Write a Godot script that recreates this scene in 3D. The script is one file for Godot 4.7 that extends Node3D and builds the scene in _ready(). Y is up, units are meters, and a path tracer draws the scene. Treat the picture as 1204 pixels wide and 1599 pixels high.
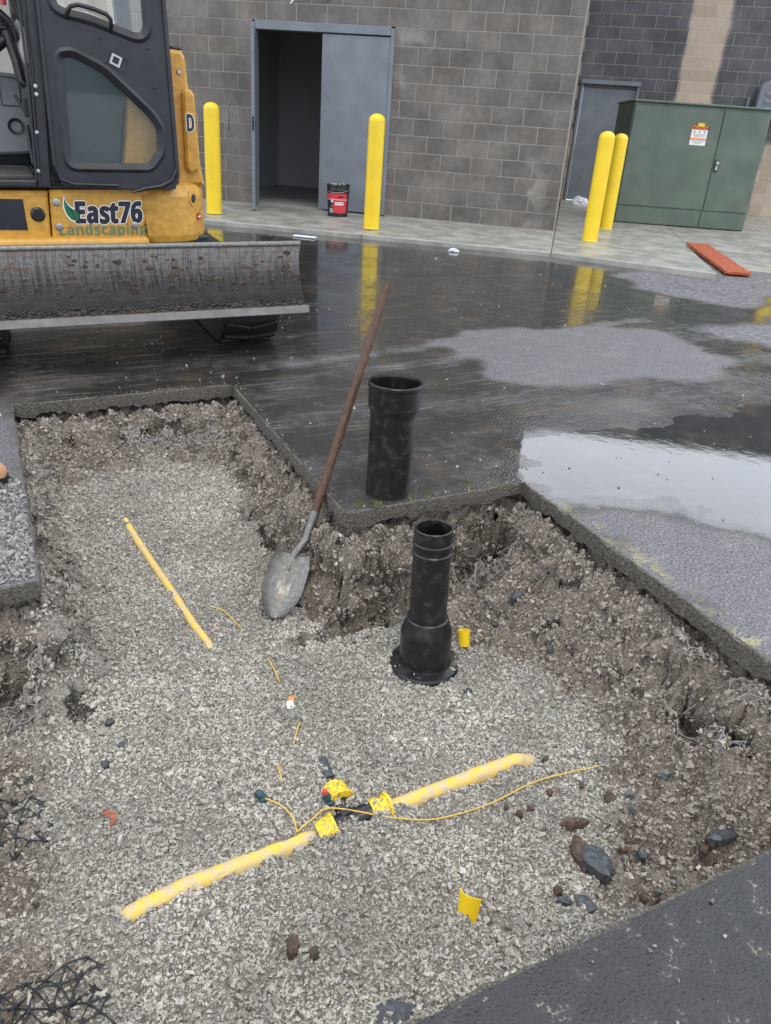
extends Node3D
# y up, metres. World origin below the camera; the block wall stands at z = -11.26.
# Site frame (u along the saw cuts to the right, v away from the camera) starts at the inner slab corner.

const U := Vector3(0.788, 0, -0.616)
const W := Vector3(-0.616, 0, -0.788)
const C1 := Vector3(-0.65, 0, -2.69)
const GY0 := -0.412
const GS := 0.035
const WALL_Z := -11.26
const WING_Z := -17.5
const CH := 0.2032
const CL := 0.4064

var M := {}
var rng := RandomNumberGenerator.new()
var n1 := FastNoiseLite.new()
var n2 := FastNoiseLite.new()
var n3 := FastNoiseLite.new()
var n4 := FastNoiseLite.new()

# ------------------------------------------------------------------ mesh collector
class MB:
	var v := PackedVector3Array()
	var n := PackedVector3Array()
	var t := PackedVector2Array()
	var c := PackedColorArray()
	var i := PackedInt32Array()
	var col := Color(1, 1, 1)
	func vert(p: Vector3, nn: Vector3, uv := Vector2.ZERO) -> int:
		v.append(p); n.append(nn); t.append(uv); c.append(col)
		return v.size() - 1
	func face(a: int, b: int, d: int) -> void:
		var g := (v[b] - v[a]).cross(v[d] - v[a])
		if g.dot(n[a] + n[b] + n[d]) > 0.0:
			i.append(a); i.append(d); i.append(b)
		else:
			i.append(a); i.append(b); i.append(d)
	func tri(a: Vector3, b: Vector3, d: Vector3, nn: Vector3) -> void:
		face(vert(a, nn), vert(b, nn), vert(d, nn))
	func quad(a: Vector3, b: Vector3, d: Vector3, e: Vector3, nn: Vector3, ua := Vector2.ZERO, ub := Vector2.ZERO, ud := Vector2.ZERO, ue := Vector2.ZERO) -> void:
		var p := vert(a, nn, ua); var q := vert(b, nn, ub); var r := vert(d, nn, ud); var s := vert(e, nn, ue)
		face(p, q, r); face(p, r, s)
	func fq(a: Vector3, b: Vector3, d: Vector3, e: Vector3, out: Vector3) -> void:
		var nn := (b - a).cross(d - a)
		if nn.length() < 1e-12: nn = (d - a).cross(e - a)
		nn = nn.normalized()
		if nn.dot(out) < 0: nn = -nn
		quad(a, b, d, e, nn)
	# chamfered box
	func box(x: Transform3D, size: Vector3, bev := 0.004) -> void:
		var h := size * 0.5
		var b := minf(bev, minf(h.x, minf(h.y, h.z)) * 0.9)
		var k := h - Vector3(b, b, b)
		for ax in 3:
			for s: float in [-1.0, 1.0]:
				var nn := Vector3.ZERO; nn[ax] = s
				var a1 := (ax + 1) % 3; var a2 := (ax + 2) % 3
				var ps := []
				for q in [[-1, -1], [1, -1], [1, 1], [-1, 1]]:
					var p := Vector3.ZERO
					p[ax] = s * h[ax]; p[a1] = q[0] * k[a1]; p[a2] = q[1] * k[a2]
					ps.append(x * p)
				quad(ps[0], ps[1], ps[2], ps[3], (x.basis * nn).normalized())
		if b <= 0.0: return
		for ax in 3:
			var a1 := (ax + 1) % 3; var a2 := (ax + 2) % 3
			for s1: float in [-1.0, 1.0]:
				for s2: float in [-1.0, 1.0]:
					var ps := []
					for q in [[0, -1], [1, -1], [1, 1], [0, 1]]:
						var p := Vector3.ZERO
						p[ax] = q[1] * k[ax]
						p[a1] = s1 * (h[a1] if q[0] == 0 else k[a1])
						p[a2] = s2 * (k[a2] if q[0] == 0 else h[a2])
						ps.append(x * p)
					var nn := Vector3.ZERO; nn[a1] = s1; nn[a2] = s2
					quad(ps[0], ps[1], ps[2], ps[3], (x.basis * nn).normalized())
		for s0: float in [-1.0, 1.0]:
			for s1: float in [-1.0, 1.0]:
				for s2: float in [-1.0, 1.0]:
					tri(x * Vector3(s0 * h.x, s1 * k.y, s2 * k.z), x * Vector3(s0 * k.x, s1 * h.y, s2 * k.z), x * Vector3(s0 * k.x, s1 * k.y, s2 * h.z), (x.basis * Vector3(s0, s1, s2)).normalized())
	func bx(p: Vector3, size: Vector3, bev := 0.004) -> void:
		box(Transform3D(Basis(), p), size, bev)
	# tube along points, r one number or one per point
	func tube(pts: Array, r, sides := 8, caps := true) -> void:
		var up := Vector3.UP
		var d0: Vector3 = (pts[1] - pts[0]).normalized()
		if absf(d0.dot(up)) > 0.9: up = Vector3.RIGHT
		var side := d0.cross(up).normalized()
		var prev := []
		for k in pts.size():
			var d: Vector3
			if k == 0: d = d0
			elif k == pts.size() - 1: d = (pts[k] - pts[k - 1]).normalized()
			else: d = (pts[k + 1] - pts[k - 1]).normalized()
			side = (side - d * side.dot(d)).normalized()
			var other := d.cross(side)
			var rr: float = r[k] if r is Array else r
			var ring := []
			for j in sides:
				var a := TAU * j / sides
				var nn := side * cos(a) + other * sin(a)
				ring.append(vert(pts[k] + nn * rr, nn))
			if prev.size():
				for j in sides:
					var j2 := (j + 1) % sides
					face(prev[j], ring[j], ring[j2]); face(prev[j], ring[j2], prev[j2])
			if caps and (k == 0 or k == pts.size() - 1):
				var nn := -d if k == 0 else d
				var cc := vert(pts[k], nn)
				var cr := []
				for j in sides: cr.append(vert(v[ring[j]], nn))
				for j in sides: face(cc, cr[j], cr[(j + 1) % sides])
			prev = ring
	# lathe round y: profile of Vector2(radius, height); arc in radians
	func lathe(prof: Array, sides := 24, x := Transform3D(), a0 := 0.0, a1 := TAU, smooth := false) -> void:
		for k in prof.size() - 1:
			var p: Vector2 = prof[k]; var q: Vector2 = prof[k + 1]
			var e := q - p
			if e.length() < 1e-6: continue
			var rn := Vector2(e.y, -e.x).normalized()
			var na := rn; var nb := rn
			if smooth:
				if k > 0:
					var e0: Vector2 = p - prof[k - 1]
					na = (rn + Vector2(e0.y, -e0.x).normalized()).normalized()
				if k < prof.size() - 2:
					var e2: Vector2 = prof[k + 2] - q
					nb = (rn + Vector2(e2.y, -e2.x).normalized()).normalized()
			var last := [-1, -1]
			for j in sides + 1:
				var a := lerpf(a0, a1, float(j) / sides)
				var ca := cos(a); var sa := sin(a)
				var i0 := vert(x * Vector3(p.x * ca, p.y, p.x * sa), (x.basis * Vector3(na.x * ca, na.y, na.x * sa)).normalized(), Vector2(float(j) / sides, float(k) / prof.size()))
				var i1 := vert(x * Vector3(q.x * ca, q.y, q.x * sa), (x.basis * Vector3(nb.x * ca, nb.y, nb.x * sa)).normalized(), Vector2(float(j) / sides, float(k + 1) / prof.size()))
				if last[0] >= 0:
					if p.x > 1e-6: face(last[0], i0, i1)
					if q.x > 1e-6: face(last[0], i1, last[1])
					if p.x <= 1e-6 and q.x > 1e-6: pass
				last = [i0, i1]
	# polygon in xy pushed from z0 to z1, with a small chamfer towards z1
	func prism(poly: Array, z0: float, z1: float, x := Transform3D(), bev := 0.0) -> void:
		var pp := PackedVector2Array(poly)
		var cen := Vector2.ZERO
		for q in pp: cen += q
		cen /= pp.size()
		var top := pp
		if bev > 0.0:
			var off := Geometry2D.offset_polygon(pp, -bev, Geometry2D.JOIN_MITER)
			if off.size() == 1 and off[0].size() == pp.size():
				# line the offset up with its source
				var best := 0
				for k in pp.size():
					if off[0][k].distance_to(pp[0]) < off[0][best].distance_to(pp[0]): best = k
				top = PackedVector2Array()
				var turn := 1
				if off[0][(best + 1) % pp.size()].distance_to(pp[1]) > off[0][(best - 1 + pp.size()) % pp.size()].distance_to(pp[1]): turn = -1
				for k in pp.size(): top.append(off[0][(best + turn * k + pp.size() * 2) % pp.size()])
		var s := signf(z1 - z0)
		var zm := z1 - s * bev
		for pass_ in 2:
			var z := z0 if pass_ == 0 else z1
			var use := pp if pass_ == 0 else top
			var nn := (x.basis * Vector3(0, 0, -s if pass_ == 0 else s)).normalized()
			var ids := []
			for q in use: ids.append(vert(x * Vector3(q.x, q.y, z), nn, q))
			var tr := Geometry2D.triangulate_polygon(use)
			for k in range(0, tr.size(), 3): face(ids[tr[k]], ids[tr[k + 1]], ids[tr[k + 2]])
		var cw := Geometry2D.is_polygon_clockwise(pp)
		for k in pp.size():
			var a := pp[k]; var b := pp[(k + 1) % pp.size()]
			var e := b - a
			var o := Vector2(e.y, -e.x) if not cw else Vector2(-e.y, e.x)
			var nn := (x.basis * Vector3(o.x, o.y, 0)).normalized()
			quad(x * Vector3(a.x, a.y, z0), x * Vector3(b.x, b.y, z0), x * Vector3(b.x, b.y, zm), x * Vector3(a.x, a.y, zm), nn)
			if top != pp:
				var a2 := top[k]; var b2 := top[(k + 1) % pp.size()]
				quad(x * Vector3(a.x, a.y, zm), x * Vector3(b.x, b.y, zm), x * Vector3(b2.x, b2.y, z1), x * Vector3(a2.x, a2.y, z1), (nn + x.basis * Vector3(0, 0, s)).normalized())
	# ring between two outlines with the same number of points
	func ring(outer: Array, inner: Array, z0: float, z1: float, x := Transform3D()) -> void:
		var m := outer.size()
		var s := signf(z1 - z0)
		for k in m:
			var a: Vector2 = outer[k]; var b: Vector2 = outer[(k + 1) % m]
			var d: Vector2 = inner[k]; var e: Vector2 = inner[(k + 1) % m]
			var mid := (a + b) * 0.5 - (d + e) * 0.5
			quad(x * Vector3(a.x, a.y, z1), x * Vector3(b.x, b.y, z1), x * Vector3(e.x, e.y, z1), x * Vector3(d.x, d.y, z1), (x.basis * Vector3(0, 0, s)).normalized())
			quad(x * Vector3(a.x, a.y, z0), x * Vector3(b.x, b.y, z0), x * Vector3(e.x, e.y, z0), x * Vector3(d.x, d.y, z0), (x.basis * Vector3(0, 0, -s)).normalized())
			fq(x * Vector3(a.x, a.y, z0), x * Vector3(b.x, b.y, z0), x * Vector3(b.x, b.y, z1), x * Vector3(a.x, a.y, z1), x.basis * Vector3(mid.x, mid.y, 0))
			fq(x * Vector3(d.x, d.y, z0), x * Vector3(e.x, e.y, z0), x * Vector3(e.x, e.y, z1), x * Vector3(d.x, d.y, z1), x.basis * Vector3(-mid.x, -mid.y, 0))
	func mesh() -> ArrayMesh:
		var a := []
		a.resize(Mesh.ARRAY_MAX)
		a[Mesh.ARRAY_VERTEX] = v; a[Mesh.ARRAY_NORMAL] = n; a[Mesh.ARRAY_TEX_UV] = t; a[Mesh.ARRAY_COLOR] = c; a[Mesh.ARRAY_INDEX] = i
		var m := ArrayMesh.new()
		m.add_surface_from_arrays(Mesh.PRIMITIVE_TRIANGLES, a)
		return m

# ------------------------------------------------------------------ scene helpers
func V(x: float, y: float) -> Vector2: return Vector2(x, y)
func gy(z: float) -> float: return GY0 + GS * minf(-z, 9.6)
func S(u: float, h: float, v: float) -> Vector3:
	var p := C1 + U * u + W * v
	p.y = gy(p.z) + h
	return p
func uv_of(p: Vector3) -> Vector2: return Vector2((p - C1).dot(U), (p - C1).dot(W))

func obj(called: String, mesh: Mesh, m: Material, parent: Node = self, x := Transform3D()) -> MeshInstance3D:
	var o := MeshInstance3D.new()
	o.name = called
	o.mesh = mesh
	o.material_override = m
	o.transform = x
	parent.add_child(o, true)
	return o
func tag(o: Node, label: String, category: String, group := "") -> Node:
	o.set_meta("label", label); o.set_meta("category", category)
	if group: o.set_meta("group", group)
	return o
func struct(o: Node) -> Node:
	o.set_meta("kind", "structure"); return o
func stuff(o: Node) -> Node:
	o.set_meta("kind", "stuff"); return o
var used := {}
func numbered(called: String) -> String:
	used[called] = used.get(called, -1) + 1
	return called if used[called] == 0 else "%s_%03d" % [called, used[called]]
func thing(called: String, label: String, category: String, at := Vector3.ZERO, group := "") -> Node3D:
	var o := Node3D.new()
	o.name = numbered(called)
	add_child(o)
	o.position = at
	tag(o, label, category, group)
	return o
func lin(r: float, g: float, b: float) -> Color: return Color(r, g, b).linear_to_srgb()
func mat(called: String, c: Color, rough := 0.7, metal := 0.0) -> StandardMaterial3D:
	var m := StandardMaterial3D.new()
	m.resource_name = called
	m.albedo_color = c
	m.roughness = rough
	m.metallic = metal
	M[called] = m
	return m
func noise_tex(freq: float, size := 512, seed_ := 1, lo := 0.7, hi := 1.0, octaves := 4, tint := Color(1, 1, 1)) -> NoiseTexture2D:
	var f := FastNoiseLite.new()
	f.noise_type = FastNoiseLite.TYPE_SIMPLEX_SMOOTH
	f.frequency = freq; f.seed = seed_; f.fractal_octaves = octaves
	var t := NoiseTexture2D.new()
	t.width = size; t.height = size; t.seamless = true; t.noise = f
	var g := Gradient.new()
	g.colors = PackedColorArray([Color(tint.r * lo, tint.g * lo, tint.b * lo), Color(hi, hi, hi)])
	g.offsets = PackedFloat32Array([0.25, 0.8])
	t.color_ramp = g
	return t
func weathered(m: StandardMaterial3D, tex: Texture2D, scale: float, bump: Texture2D = null, bump_cm := 0.1) -> StandardMaterial3D:
	m.albedo_texture = tex
	m.uv1_triplanar = true; m.uv1_world_triplanar = true
	m.uv1_scale = Vector3(scale, scale, scale)
	if bump:
		m.heightmap_enabled = true; m.heightmap_texture = bump; m.heightmap_scale = bump_cm
	return m
func pic(seed_: int, freq: float, w: int, h: int, octaves := 4, type := FastNoiseLite.TYPE_SIMPLEX_SMOOTH) -> PackedByteArray:
	var f := FastNoiseLite.new()
	f.noise_type = type; f.seed = seed_; f.frequency = freq; f.fractal_octaves = octaves
	return f.get_image(w, h).get_data()

# ------------------------------------------------------------------ the pit
const SEGS := [
	[-1.12, 1.6, 0.0, 1.6, 0.34], [0.0, 1.6, 0.0, 0.0, 0.2], [0.0, 0.0, 0.85, 0.0, 0.15], [0.85, 0.0, 0.85, -1.82, 0.40],
	[0.85, -1.82, -1.85, -1.82, 0.1], [-1.12, 1.6, -1.14, -0.1, 0.17], [-1.14, -0.1, -1.85, -0.1, 0.24], [-1.85, -0.1, -1.85, -1.82, 0.2]]
const VOIDS := [[-0.4, 1.47, 0.3, 0.05, 0.12], [0.66, -0.07, 0.16, 0.06, 0.15], [0.25, -0.12, 0.3, 0.05, 0.1], [0.73, -1.22, 0.05, 0.24, 0.12], [-0.03, -0.2, 0.3, 0.05, 0.07], [-0.16, 0.35, 0.035, 0.35, 0.06], [-1.35, -0.22, 0.16, 0.05, 0.13], [0.62, -0.6, 0.1, 0.03, 0.05], [-1.22, -1.42, 0.15, 0.06, 0.08], [-1.08, -0.32, 0.05, 0.07, 0.07]]
func inside_pit(u: float, v: float) -> bool:
	return (u > -1.13 and u < 0.0 and v > -0.5 and v < 1.6) or (u > -1.85 and u < 0.85 and v > -1.82 and v < (0.0 if u > -1.13 else -0.1))
func seg_dist(u: float, v: float, s: Array) -> float:
	var ax: float = s[0]; var ay: float = s[1]
	var dx: float = s[2] - ax; var dy: float = s[3] - ay
	var k := clampf(((u - ax) * dx + (v - ay) * dy) / (dx * dx + dy * dy), 0.0, 1.0)
	return Vector2(u - ax - dx * k, v - ay - dy * k).length()
# 1 on clean chippings, 0 on raw earth
func clean_gravel(u: float, v: float) -> float:
	var w := n1.get_noise_2d(u * 5.0, v * 5.0) * 0.12
	var right := smoothstep(-0.09, 0.09, (0.5 - 0.34 * smoothstep(-1.05, -1.6, v) - u) + w - smoothstep(-0.75, -0.35, v) * 0.3 * smoothstep(0.05, 0.2, u))
	var left := smoothstep(-0.16, 0.2, u + 1.13 + 0.13 * smoothstep(0.0, -0.4, v) + w * 1.3)
	var far := smoothstep(-0.08, 0.12, 1.28 - v - absf(u + 0.55) * 0.25 + w)
	var nr := smoothstep(-0.06, 0.07, (-0.17 - u) + w) if v > -0.12 else smoothstep(-0.06, 0.07, -0.2 - v + w * 0.7 + smoothstep(-0.1, -0.3, u))
	if v > -0.12 and u < -0.17: nr = maxf(nr, smoothstep(-0.06, 0.07, (-0.17 - u) + w))
	return clampf(minf(minf(right, left), minf(far, nr)), 0, 1)
func pit_depth(u: float, v: float, fine := true) -> float:
	var floor_ := 0.41
	floor_ -= 0.17 * smoothstep(0.0, 1.5, v)
	floor_ -= 0.05 * smoothstep(0.2, 0.7, u)
	floor_ += 0.03 * n1.get_noise_2d(u * 1.6, v * 1.6 + 40.0) + 0.026 * n2.get_noise_2d(u * 2.6 + 11.0, v * 2.6)
	floor_ -= 0.05 * exp(-pow((v + 0.5) * 3.0, 2.0)) * smoothstep(-0.6, -0.9, u)
	var ramp := 1.0
	var wob := n1.get_noise_2d(u * 3.0 + 9.0, v * 3.0) * 0.09 + n2.get_noise_2d(u * 6.0, v * 6.0) * 0.05
	if inside_pit(u, v):
		for s in SEGS:
			var d := seg_dist(u, v, s)
			if d < s[4] * 1.6:
				var t := clampf((d + wob * minf(1.0, s[4] * 4.0)) / s[4], 0.0, 1.0)
				# a steep upper face, then a crumbled toe
				ramp = minf(ramp, 0.62 * smoothstep(-0.12, 0.5, t) + 0.38 * smoothstep(0.3, 1.0, t))
	else:
		ramp = 0.0
		var d := 9.0
		for s in SEGS: d = minf(d, seg_dist(u, v, s))
		ramp = 0.1 * (1.0 - smoothstep(0.0, 0.1, d))
	var dep := lerpf(0.1, floor_, ramp)
	for h in VOIDS:
		var du: float = (u - h[0]) / h[2]; var dv: float = (v - h[1]) / h[3]
		var r := sqrt(du * du + dv * dv) + n2.get_noise_2d(u * 9.0, v * 9.0 + 70.0) * 0.5
		if r < 1.0: dep += h[4] * smoothstep(1.0, 0.55, r)
	if fine:
		var g := clean_gravel(u, v)
		var rough := lerpf(1.0, 0.35, g)
		dep += rough * (0.05 * n2.get_noise_2d(u * 7.0 + 3.0, v * 7.0) + 0.03 * n3.get_noise_2d(u, v) + 0.012 * n4.get_noise_2d(u, v))
		dep = maxf(dep, 0.085) if not inside_pit(u, v) else maxf(dep, 0.02)
	return dep
const PIPES := [[-1.05, -1.11, -0.54, -1.043], [-0.27, -1.037, 0.19, -1.058], [-0.735, 0.80, -0.64, 0.25], [-0.64, 0.25, -0.585, -0.12]]
func near_pipe(u: float, v: float, size: float) -> bool:
	# stones do not balance on the crown of a pipe
	for p in PIPES:
		if seg_dist(u, v, p) < 0.0125 + size * 0.25 - 0.008 * n2.get_noise_2d(u * 12.0, v * 12.0): return true
	return false
# steep faces are pushed in and out by layers, so that some of them hang over
func warp(u: float, v: float, dep: float) -> Vector3:
	var e := 0.02
	var gu := pit_depth(u + e, v, false) - pit_depth(u - e, v, false)
	var gv := pit_depth(u, v + e, false) - pit_depth(u, v - e, false)
	var g := Vector2(gu, gv) / (2.0 * e)
	var steep := clampf((g.length() - 0.5) / 0.9, 0.0, 1.0)
	if steep <= 0.0: return Vector3.ZERO
	g = g.normalized()
	var a := steep * (0.075 * n1.get_noise_3d(u * 2.2, v * 2.2, dep * 9.0) + 0.06 * n2.get_noise_3d(u * 7.0, v * 7.0, dep * 20.0) - 0.01)
	return (U * g.x + W * g.y) * a
func pit_point(u: float, v: float, above := 0.0, pushed := true) -> Vector3:
	var d := pit_depth(u, v)
	return S(u, -d + above, v) + (warp(u, v, d) if pushed else Vector3.ZERO)
func pit_normal(u: float, v: float) -> Vector3:
	var e := 0.02
	var a := S(u + e, -pit_depth(u + e, v, false), v) - S(u - e, -pit_depth(u - e, v, false), v)
	var b := S(u, -pit_depth(u, v + e, false), v + e) - S(u, -pit_depth(u, v - e, false), v - e)
	var nn := a.cross(b).normalized()
	return nn if nn.y > 0 else -nn

func _ready() -> void:
	rng.seed = 20417
	for q in [[n1, 1, 1.0], [n2, 2, 1.0], [n3, 3, 22.0], [n4, 4, 55.0]]:
		q[0].noise_type = FastNoiseLite.TYPE_SIMPLEX_SMOOTH
		q[0].seed = q[1]; q[0].frequency = q[2]; q[0].fractal_octaves = 2 if q[1] > 2 else 3
	camera_and_light()
	materials()
	ground()
	pit()
	sidewalk()
	main_building()
	wing()
	bollards()
	cabinet()
	excavator()
	shovel()
	risers()
	gas_pipes()
	small_things()
	print("built in ", Time.get_ticks_msec(), " ms")

# ------------------------------------------------------------------ camera, sky, light
func camera_and_light() -> void:
	var cam := Camera3D.new()
	cam.name = "camera"
	cam.position = Vector3(0, 1.044, 0)
	cam.rotation_degrees = Vector3(-26.0, 10.35, 4.19)
	cam.fov = rad_to_deg(2.0 * atan(799.5 / 1215.0))
	cam.near = 0.05; cam.far = 400.0
	cam.current = true
	add_child(cam)
	var e := Environment.new()
	e.background_mode = Environment.BG_SKY
	var sm := ProceduralSkyMaterial.new()
	sm.sky_top_color = Color(0.93, 0.955, 1.0)
	sm.sky_horizon_color = Color(0.90, 0.93, 0.985)
	sm.sky_curve = 0.2
	sm.ground_bottom_color = Color(0.25, 0.25, 0.25)
	sm.ground_horizon_color = Color(0.5, 0.52, 0.55)
	sm.sun_angle_max = 1.0
	e.sky = Sky.new()
	e.sky.sky_material = sm
	e.background_energy_multiplier = 1.25
	e.tonemap_mode = Environment.TONE_MAPPER_LINEAR
	e.tonemap_exposure = 1.9
	e.ssao_enabled = true; e.ssil_enabled = true; e.sdfgi_enabled = true
	var we := WorldEnvironment.new()
	we.name = "environment"; we.environment = e
	add_child(we)
	var sun := DirectionalLight3D.new()
	sun.name = "sun"
	sun.light_energy = 0.25
	sun.light_angular_distance = 30.0
	sun.light_color = Color(1.0, 0.98, 0.95)
	sun.shadow_enabled = true
	sun.rotation_degrees = Vector3(-68, 25, 0)
	add_child(sun)

# ------------------------------------------------------------------ materials
func materials() -> void:
	var fine := noise_tex(0.03, 512, 11, 0.72, 1.0, 5)
	var coarse := noise_tex(0.008, 512, 12, 0.82, 1.0, 5)
	var grit := noise_tex(0.12, 512, 13, 0.0, 1.0, 3)
	M.fine = fine; M.coarse = coarse; M.grit = grit
	weathered(mat("concrete", lin(0.36, 0.36, 0.325), 0.32), coarse, 0.6, grit, 0.06)
	var cr := noise_tex(0.01, 512, 31, 0.55, 0.85, 3)
	M.concrete.roughness_texture = cr; M.concrete.roughness = 0.55
	mat("mortar", lin(0.27, 0.25, 0.225), 0.9)
	mat("tan_mortar", lin(0.50, 0.42, 0.33), 0.8)
	mat("yellow_paint", lin(0.82, 0.575, 0.018), 0.38)
	weathered(M.yellow_paint, noise_tex(0.006, 512, 14, 0.96, 1.0, 4), 1.3)
	mat("door_paint", lin(0.165, 0.185, 0.215), 0.45)
	weathered(M.door_paint, noise_tex(0.01, 512, 15, 0.93, 1.0, 4), 0.5)
	mat("dark_room", lin(0.55, 0.55, 0.56), 0.9)
	mat("room_floor", lin(0.35, 0.35, 0.35), 0.5)
	mat("steel", lin(0.45, 0.45, 0.44), 0.35, 0.9)
	mat("green_paint", lin(0.105, 0.142, 0.108), 0.4)
	weathered(M.green_paint, noise_tex(0.008, 512, 16, 0.88, 1.0, 5), 0.45)
	mat("green_trim", lin(0.045, 0.07, 0.05), 0.45)
	mat("black_plastic", lin(0.012, 0.012, 0.013), 0.32)
	mat("black_pipe", Color(1, 1, 1), 0.3)
	var dusty := noise_tex(0.012, 512, 17, 1.0, 1.0, 5)
	dusty.color_ramp.colors = PackedColorArray([Color(0.085, 0.085, 0.09), Color(0.10, 0.10, 0.105), Color(0.21, 0.20, 0.185)])
	dusty.color_ramp.offsets = PackedFloat32Array([0.3, 0.56, 0.78])
	weathered(M.black_pipe, dusty, 2.6, grit, 0.02)
	mat("rubber", lin(0.012, 0.012, 0.012), 0.55)
	weathered(M.rubber, noise_tex(0.02, 512, 18, 0.5, 1.0, 5), 2.0, grit, 0.05)
	mat("machine_yellow", lin(0.63, 0.335, 0.055), 0.38)
	weathered(M.machine_yellow, noise_tex(0.02, 512, 19, 0.86, 1.0, 5), 1.6)
	mat("cab_black", lin(0.022, 0.025, 0.032), 0.42)
	weathered(M.cab_black, noise_tex(0.012, 512, 20, 0.75, 1.0, 5), 1.2)
	mat("cab_grey", lin(0.20, 0.215, 0.22), 0.6)
	mat("seat_grey", lin(0.42, 0.41, 0.40), 0.8)
	mat("decal_black", lin(0.014, 0.016, 0.024), 0.4)
	mat("decal_white", lin(0.8, 0.8, 0.8), 0.4)
	mat("decal_green", lin(0.012, 0.13, 0.055), 0.4)
	mat("decal_pale_green", lin(0.10, 0.19, 0.11), 0.4)
	mat("red_print", lin(0.55, 0.035, 0.05), 0.4)
	mat("warning_orange", lin(0.85, 0.21, 0.02), 0.5)
	mat("label_white", lin(0.72, 0.72, 0.70), 0.5)
	mat("label_grey", lin(0.3, 0.3, 0.31), 0.5)
	mat("tape_yellow", lin(0.75, 0.5, 0.03), 0.5)
	mat("orange_board", lin(0.62, 0.12, 0.028), 0.5)
	weathered(M.orange_board, noise_tex(0.03, 512, 21, 0.55, 1.0, 5), 2.0, grit, 0.05)
	mat("gas_yellow", Color(1, 1, 1), 0.5)
	var dust := noise_tex(0.02, 512, 22, 1.0, 1.0, 5)
	dust.color_ramp.colors = PackedColorArray([Color(0.87, 0.72, 0.26), Color(0.85, 0.73, 0.40), Color(0.74, 0.67, 0.54)])
	dust.color_ramp.offsets = PackedFloat32Array([0.32, 0.44, 0.56])
	weathered(M.gas_yellow, dust, 3.0)
	M.gas_yellow.uv1_scale = Vector3(2.2, 5.0, 2.2)
	var flecks := noise_tex(0.03, 512, 34, 1.0, 1.0, 5)
	flecks.color_ramp.colors = PackedColorArray([Color(0.92, 0.79, 0.10), Color(0.92, 0.78, 0.10), Color(0.52, 0.49, 0.42)])
	flecks.color_ramp.offsets = PackedFloat32Array([0.3, 0.58, 0.63])
	weathered(mat("gas_yellow_dirty", Color(1, 1, 1), 0.45), flecks, 4.5)
	mat("gas_yellow_clean", lin(0.84, 0.58, 0.01), 0.4)
	mat("wire_yellow", lin(0.65, 0.42, 0.06), 0.5)
	mat("connector_blue", lin(0.02, 0.06, 0.075), 0.35)
	mat("connector_red", lin(0.55, 0.04, 0.05), 0.4)
	mat("geogrid_black", lin(0.014, 0.016, 0.02), 0.5)
	mat("geogrid_pale", lin(0.26, 0.26, 0.25), 0.5)
	mat("ash_wood", lin(0.145, 0.075, 0.043), 0.6)
	weathered(M.ash_wood, noise_tex(0.03, 512, 23, 0.55, 1.0, 5), 3.0)
	M.ash_wood.uv1_scale = Vector3(14, 1.5, 14)
	mat("shovel_steel", lin(0.24, 0.235, 0.22), 0.36, 0.55)
	weathered(M.shovel_steel, noise_tex(0.02, 512, 24, 0.75, 1.0, 5), 4.0)
	mat("slate", lin(0.085, 0.095, 0.11), 0.45)
	weathered(M.slate, noise_tex(0.03, 512, 25, 0.6, 1.0, 5), 3.0, grit, 0.12)
	mat("brown_stone", lin(0.13, 0.085, 0.06), 0.7)
	weathered(M.brown_stone, noise_tex(0.03, 512, 26, 0.6, 1.0, 5), 3.0, grit, 0.12)
	mat("film_plastic", Color(0.86, 0.88, 0.92), 0.3)
	mat("leaf_red", lin(0.33, 0.10, 0.06), 0.7)
	mat("stone_grey", lin(0.26, 0.255, 0.24), 0.6)
	weathered(M.stone_grey, noise_tex(0.03, 512, 33, 0.6, 1.0, 5), 3.0, grit, 0.12)
	mat("boot_leather", lin(0.36, 0.19, 0.09), 0.7)
	var gl := mat("cab_glass", Color(0.35, 0.45, 0.45, 0.12), 0.03)
	gl.transparency = BaseMaterial3D.TRANSPARENCY_ALPHA
	# stones: colour comes with each copy
	var st := mat("stone", Color(1, 1, 1), 0.62)
	st.vertex_color_use_as_albedo = true
	weathered(st, noise_tex(0.06, 256, 27, 0.75, 1.0, 3), 9.0)
	# raw earth
	var ea := mat("earth", Color(1, 1, 1), 0.85)
	ea.vertex_color_use_as_albedo = true
	weathered(ea, noise_tex(0.05, 512, 28, 0.62, 1.0, 5), 2.5, noise_tex(0.09, 512, 29, 0.0, 1.0, 5), 0.9)
	# cut edge of the pavement
	weathered(mat("cut_edge", lin(0.185, 0.165, 0.138), 0.85), noise_tex(0.06, 512, 30, 0.5, 1.0, 4), 2.5, grit, 0.35)

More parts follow.
